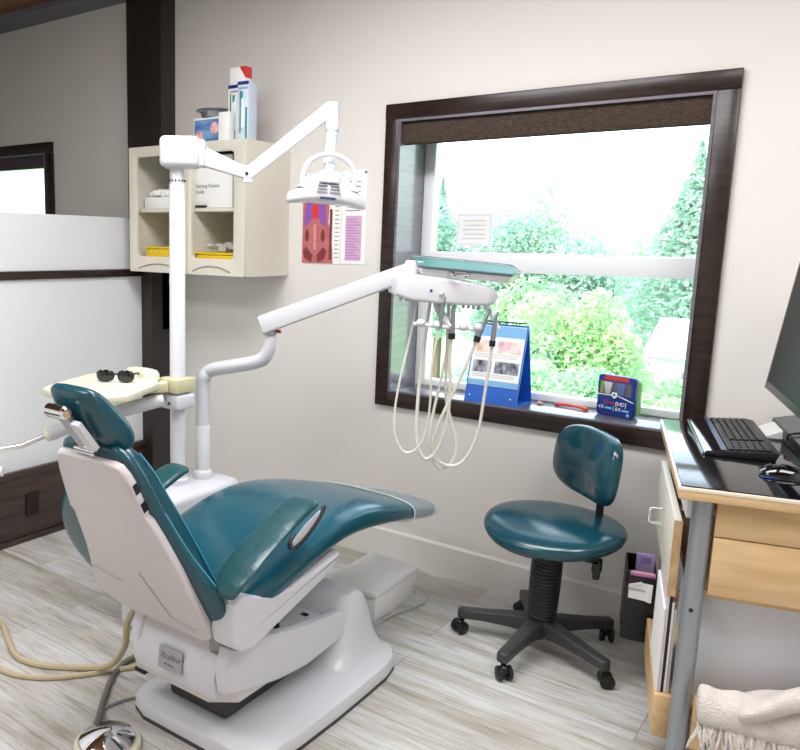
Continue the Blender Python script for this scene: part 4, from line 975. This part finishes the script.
# ------------------------------------------------------------------ on the cart top
TOPZ = .9005
t = thing('keyboard', 'black keyboard with silver palm rest on the black cart top', 'keyboard', DL(.098, .62, TOPZ), ROT)
HL = .25
b = MB(); b.prism([(0, .0), (.175, .0), (.185, .024), (.17, .026), (.035, .016), (.0, .010)][::1], -HL, HL, axis='y', bev=.002); b.build('body', BLACK, t, world=False)
b = MB(); b.prism([(-.012, .002), (.0, .0), (.0, .010), (.05, .0172), (.05, .019), (-.002, .0125)], -HL + .004, HL - .004, axis='y'); b.build('palm_rest', BLACKG, t, world=False)
b = MB(); b.box(-.014, -.006, -HL, HL, .0, .008, .002); b.build('front_strip', STEEL, t, world=False)
b = MB(); b.prism([(.036, .0188), (.050, .0205), (.050, .0212), (.036, .0196)], -HL + .004, HL - .004, axis='y'); b.build('blue_strip', mat('blue_grey_strip', '5A6B8C', .2, .4), t, world=False)
b = MB(); kb = 0
for r in range(6):
    x0 = .056 + r * .0185
    n_ = 21
    for q in range(n_):
        if q in (15, 19 - 2) and r > 0 and q == 15: continue
        if r == 0 and 4 <= q <= 8: continue
        y = HL - .012 - q * (2 * HL - .024) / n_ - .0115
        zz = .0165 + (x0 - .035) * .074
        b.box(x0, x0 + .0152, y - .0093, y + .0093, zz, zz + .0055, .001, seg=1)
zz = .0165 + .021 * .074; b.box(.056, .0712, HL - .012 - 9 * (2 * HL - .024) / 21, HL - .012 - 4 * (2 * HL - .024) / 21, zz, zz + .0055, .001, seg=1)
keys = b.build('keys', mat('key_plastic', '1A1B1E', .35), t, world=False, angle=25)
t = thing('computer_mouse', 'black glossy mouse on the near end of the cart top', 'mouse', DL(.262, .2, TOPZ), ROT)
b = MB(); L = []
for x, hy, h in ((-.058, .008, .006), (-.052, .02, .016), (-.035, .029, .028), (-.01, .034, .037), (.02, .035, .037), (.045, .031, .027), (.058, .018, .012), (.062, .008, .005)):
    L.append([(x, hy * math.cos(a_), max(.0, h * math.sin(a_))) for a_ in [j * PI / 12 for j in range(13)]] + [(x, 0, 0)])
b.loft(L); b.build('shell', BLACKG, t, world=False, angle=60)
b = MB(); b.tube([(-.045, -.004, .026), (-.03, -.004, .034)], .004, 8); b.build('scroll_wheel', DKGREY, t, world=False)
b = MB(); b.box(-.055, .058, -.032, .032, .0, .004, .002); b.build('sole', BLUED, t, world=False)
t = thing('electronic_device', 'black wedge shaped device with a cable across, behind the keyboard', 'electronic device', DL(.395, .62, TOPZ), ROT)
b = MB(); b.prism([(-.05, 0), (.07, 0), (.07, .05), (.05, .058), (-.05, .034)], -.25, .28, axis='y', bev=.004); b.build('body', BLACK, t, world=False)
b = MB(); b.prism([(-.048, .0348), (.048, .0575), (.048, .0585), (-.048, .0358)], -.24, .27, axis='y'); b.build('top_plate', mat('slate_plate', '46525E', .2, .5), t, world=False, smooth=False)
b = MB(); b.tube([(-.055, -.02, .02), (-.052, -.022, .04), (.0, -.03, .053), (.05, -.02, .064), (.085, -.01, .04)], .0035, 8, 4); b.build('cable', BLACK, t, world=False)
b = MB(); b.prism([(-.03, .0), (.05, .0), (.055, .035), (.048, .04), (-.024, .006)], -.09, .07, axis='y')
mono(b, 'folded_paper', PAPER, 'folded white paper at the wall end of the cart top', 'paper', DL(.325, .885 - .09, TOPZ), ROT, world=False, smooth=False)
# monitor, its screen turned to the left
mon = thing('monitor', 'black flat monitor at the right edge, screen turned to the left', 'monitor', DL(.325, .45, TOPZ), ROT)
tilt = Matrix.Translation((0, 0, .36)) @ Matrix.Rotation(math.radians(7.4), 4, 'Y')
b = MB(); b.box(-.012, .03, -.30, .30, -.207, .207, .006, M=tilt); b.build('housing', mat('monitor_black', '1B1314', .3), mon, world=False)
b = MB(); b.box(-.0135, -.012, -.28, .28, -.18, .192, M=tilt); b.build('screen', SCREEN, mon, world=False, smooth=False)
b = MB(); b.box(-.0132, -.0118, -.297, .297, .2055, .2075, M=tilt); b.box(-.0132, -.0118, .2955, .2985, -.206, .206, M=tilt); b.build('bezel_edge', mat('rosy_edge', '8C6A6C', .25), mon, world=False)
b = MB(); b.box(.150, .175, -.04, .04, .0, .40, .008); b.box(.02, .16, -.035, .035, .34, .40, .006); b.build('stand', BLACK, mon, world=False)
b = MB(); b.prism(rrect(.146, .225, -.13, .13, .03, 4), 0, .012, axis='z', bev=.003); b.build('foot', BLACK, mon, world=False)

# ------------------------------------------------------------------ outdoors
def leafmat(nm, c1, c2):
    m = mat(nm, c1, .6, col2=c2, scale=2.2)
    nt = m.node_tree; b = nt.nodes['Principled BSDF']; tr = nt.nodes.new('ShaderNodeBsdfTranslucent'); mx = nt.nodes.new('ShaderNodeMixShader')
    mx.inputs['Fac'].default_value = .45
    nt.links.new(b.inputs['Base Color'].links[0].from_socket, tr.inputs['Color'])
    nt.links.new(b.outputs[0], mx.inputs[1]); nt.links.new(tr.outputs[0], mx.inputs[2]); nt.links.new(mx.outputs[0], nt.nodes['Material Output'].inputs['Surface'])
    return m
LEAF = [leafmat('leaf_fresh', 'BFDCB4', '98C4A0'), leafmat('leaf_blue_green', 'BDD7C9', '93BBAA'), leafmat('leaf_yellow_green', 'CDE6B2', 'A9D2A2')]
BARK = mat('bark', '6B5F52', .9)
GRASS = mat('lawn', 'B5D5A0', .9, col2='93BD8C', scale=1.5)
GZ = -2.8
b = MB(); b.quad([(-60, .4, GZ), (25, .4, GZ), (25, 70, GZ), (-60, 70, GZ)]); struct(b.build('ground_outside', GRASS, smooth=False))
def leaves(mb, c, r, n, size, rnd, cone=False):
    t = bmesh.new()
    for i in range(n):
        while True:
            p = Vector((rnd.uniform(-1, 1), rnd.uniform(-1, 1), rnd.uniform(-1, 1)))
            if .35 < p.length < 1: break
        if cone:
            k = (1 - p.z) / 2; q = Vector((p.x * k * r[0] * 1.2, p.y * k * r[1] * 1.2, p.z * r[2]))
        else: q = Vector((p.x * r[0], p.y * r[1], p.z * r[2]))
        q += Vector(c); s_ = size * .55 * rnd.uniform(.6, 1.3)
        a = Vector((rnd.gauss(0, 1), rnd.gauss(0, 1), rnd.gauss(0, .7))).normalized(); bb = a.cross(Vector((rnd.gauss(0, 1), rnd.gauss(0, 1), rnd.gauss(0, 1)))).normalized()
        t.faces.new([t.verts.new(q + a * s_), t.verts.new(q + bb * s_ * .45), t.verts.new(q - a * s_), t.verts.new(q - bb * s_ * .45)])
    mb._add(t)
def tree(nm, label, x, y, top, w, leaf, seed, cone=False, n=2200, size=.16, group='trees outside the window', zb=GZ):
    rnd = random.Random(seed); t = thing(nm, label, 'tree' if nm != 'garden_shrub' else 'shrub', (x, y, zb), group=group)
    h = top - zb
    b = MB()
    if cone: b.tube([(x, y, zb), (x, y, top - .4)], [.16, .03], 8)
    else:
        b.tube([(x, y, zb), (x + .05, y, zb + h * .35), (x, y, zb + h * .7)], [.03 * h, .02 * h, .01 * h], 8, 3)
        for q in range(4):
            an = q * 1.6 + seed; b.tube([(x, y, zb + h * .35), (x + w * .5 * math.cos(an), y + w * .5 * math.sin(an), zb + h * .65)], [.015 * h, .006 * h], 6)
    b.build('trunk', BARK, t)
    b = MB()
    if cone:
        leaves(b, (x, y, zb + h * .54), (w, w, h * .46), n * 3, size, rnd, True)
    else:
        for q in range(9):
            an = q * 2.4 + seed; rr = w * .55 * math.sqrt((q + .3) / 9); zz = zb + h * (.30 + .5 * rnd.random())
            cr = w * rnd.uniform(.4, .6); zz = min(zz, top - cr * .9)
            leaves(b, (x + rr * math.cos(an), y + rr * math.sin(an), zz), (cr, cr, cr * .9), n // 3, size, rnd)
        leaves(b, (x, y, zb + h * .72), (w * .5, w * .5, h * .26), n // 2, size, rnd)
    f = b.build('foliage', leaf, t, smooth=False)
    return t
tree('conifer', 'tall dark conifer at the right edge of the window view', -5.0, 24.2, 4.85, 2.1, LEAF[1], 1, True, 4200, .2)
tree('conifer', 'slim distant conifer left of centre in the upper pane', -16.9, 31, 4.6, 1.6, LEAF[1], 2, True, 2600, .22)
tree('leafy_tree', 'loose pale tree at the left of the upper pane', -11.4, 20, 3.2, 1.5, LEAF[1], 3)
tree('leafy_tree', 'broad leafy tree rising behind the paper notice in the window', -9.3, 20, 2.9, 1.7, LEAF[1], 4)
tree('leafy_tree', 'tallest leafy tree near the middle of the upper pane', -8.4, 21, 3.6, 1.8, LEAF[0], 5, n=3000)
tree('leafy_tree', 'rounded tree right of the middle of the upper pane', -6.9, 19.5, 2.35, 1.5, LEAF[1], 6)
tree('leafy_tree', 'low distant tree between the rounded tree and the conifer', -8.4, 34, 2.3, 2.4, LEAF[0], 7, size=.22)
tree('leafy_tree', 'distant low tree left of the conifer', -6.6, 31, 2.4, 2.2, LEAF[1], 8, size=.22)
tree('leafy_tree', 'bright bushy tree filling the right of the lower pane', -4.75, 14, .75, 1.2, LEAF[2], 9, n=3600, size=.13)
tree('leafy_tree', 'bright bushy tree in the middle of the lower pane', -5.9, 13.6, .65, 1.3, LEAF[2], 10, n=3600, size=.13)
tree('leafy_tree', 'blue-green tree behind the kit box in the lower pane', -2.9, 12.5, -.75, 1.0, LEAF[0], 11, n=2600, size=.12)
tree('leafy_tree', 'pale tree beside the flip chart in the lower pane', -7.4, 17, .9, 1.3, LEAF[0], 12)
shr = [(-6.4, 12.2, -.7, .9), (-5.2, 11.4, -.6, .9), (-4.2, 11.0, -.55, .85), (-3.3, 10.6, -.7, .8), (-2.6, 10.4, -.8, .8)]
for i, (x, y, top, w) in enumerate(shr):
    tree('garden_shrub', ['leftmost garden shrub below the middle trees', 'garden shrub second from left below the middle trees', 'middle garden shrub in the row seen above the sill', 'garden shrub behind the kit box on the sill', 'rightmost garden shrub by the right window jamb'][i], x, y, top, w, LEAF[(i + 1) % 3], 20 + i, n=1800, size=.11, group='garden shrubs outside')
for i, (x, y, top) in enumerate(((-27.5, 16, 2.4), (-33, 22, 3.1))):
    tree('leafy_tree', ['nearer tree seen in the small window beyond the partition', 'farther tree seen in the small window beyond the partition'][i], x, y, top, 2.2, LEAF[1], 40 + i, size=.2)
t = thing('garden_shed', 'pale garden shed with a sloping roof at the right of the lower pane', 'shed', (-3.6, 20.0, GZ))
b = MB(); b.box(-4.55, -2.6, 18.7, 21.3, GZ, -1.1); b.build('walls', mat('shed_wall', 'D5DADF', .7), t, smooth=False)
b = MB(); b.prism([(18.3, -1.2), (20, -.42), (21.7, -1.2), (21.7, -1.1), (20, -.32), (18.3, -1.1)], -4.8, -2.3, axis='x'); b.build('roof', mat('shed_roof', 'C9D3E2', .6), t, smooth=False)
t = thing('neighbour_house', 'white house far behind the trees at the left of the window view', 'house', (-14.5, 36, GZ))
b = MB(); b.box(-17.5, -11, 34, 40, GZ, .2); b.build('walls', mat('house_wall', 'E6E8EA', .8), t, smooth=False)
b = MB(); b.prism([(33.4, .1), (37, 1.7), (40.6, .1)], -18, -10.5, axis='x'); b.build('roof', mat('house_roof', 'BFC4CC', .8), t, smooth=False)
b = MB(); b.box(-15.8, -14.4, 33.96, 34.02, -1.6, -.5); b.box(-13.6, -12.2, 33.96, 34.02, -1.6, -.5); b.build('window', DKGREY, t, smooth=False)

# ------------------------------------------------------------------ light
w = bpy.data.worlds.new('sky'); bpy.context.scene.world = w; w.use_nodes = True
nt = w.node_tree; bg = nt.nodes['Background']
sky = nt.nodes.new('ShaderNodeTexSky'); sky.sky_type = 'NISHITA'; sky.sun_disc = False; sky.sun_elevation = math.radians(42); sky.sun_rotation = math.radians(200); sky.air_density = 1.3; sky.dust_density = 4
mxw = nt.nodes.new('ShaderNodeMix'); mxw.data_type = 'RGBA'; mxw.inputs['Factor'].default_value = .82
nt.links.new(sky.outputs['Color'], mxw.inputs['A']); mxw.inputs['B'].default_value = (.86, .94, 1.0, 1)
nt.links.new(mxw.outputs['Result'], bg.inputs['Color']); bg.inputs['Strength'].default_value = 2.9
s_ = bpy.data.lights.new('sun', 'SUN'); s_.energy = 2.2; s_.angle = math.radians(8); so = bpy.data.objects.new('sun', s_); C.objects.link(so)
so.rotation_euler = Vector((.35, .75, -.75)).to_track_quat('-Z', 'Y').to_euler()
def lamp(nm, loc, sx, sy, e, col=(.985, .988, 1), rot=(0, 0, 0)):
    l = bpy.data.lights.new(nm, 'AREA'); l.shape = 'RECTANGLE'; l.size = sx; l.size_y = sy; l.energy = e; l.color = col
    o = bpy.data.objects.new(nm, l); C.objects.link(o); o.location = loc; o.rotation_euler = rot; return o
lamp('ceiling_lamp', (-1.4, -1.55, 2.8), 1.6, .8, 62)
lamp('ceiling_lamp', (.35, -1.7, 2.8), 1.2, .8, 38)
lamp('ceiling_lamp', (-2.5, -3.2, 2.8), 1.4, .8, 44)

# ------------------------------------------------------------------ camera
def cam_axes(y, p, r):
    cy, sy = math.cos(y), math.sin(y)
    f = Vector((sy * math.cos(p), cy * math.cos(p), -math.sin(p))); rt = Vector((cy, -sy, 0)); up = rt.cross(f)
    return rt * math.cos(r) + up * math.sin(r), -rt * math.sin(r) + up * math.cos(r), f
rt, up, fw = cam_axes(-.660262181, .167745359, .0181571471)
cd = bpy.data.cameras.new('camera'); co = bpy.data.objects.new('camera', cd); C.objects.link(co)
M = Matrix((rt, up, -fw)).transposed().to_4x4(); M.translation = (0, -3.18966786, 1.5); co.matrix_world = M
cd.sensor_width = 36; cd.lens = 784.780208 * 36 / 800; cd.shift_x = (400 - 275) / 800; cd.clip_start = .05; cd.clip_end = 300
sc = bpy.context.scene; sc.camera = co
sc.view_settings.view_transform = 'Standard'; sc.view_settings.look = 'None'; sc.view_settings.exposure = 0; sc.view_settings.gamma = 1; sc.view_settings.use_curve_mapping = False
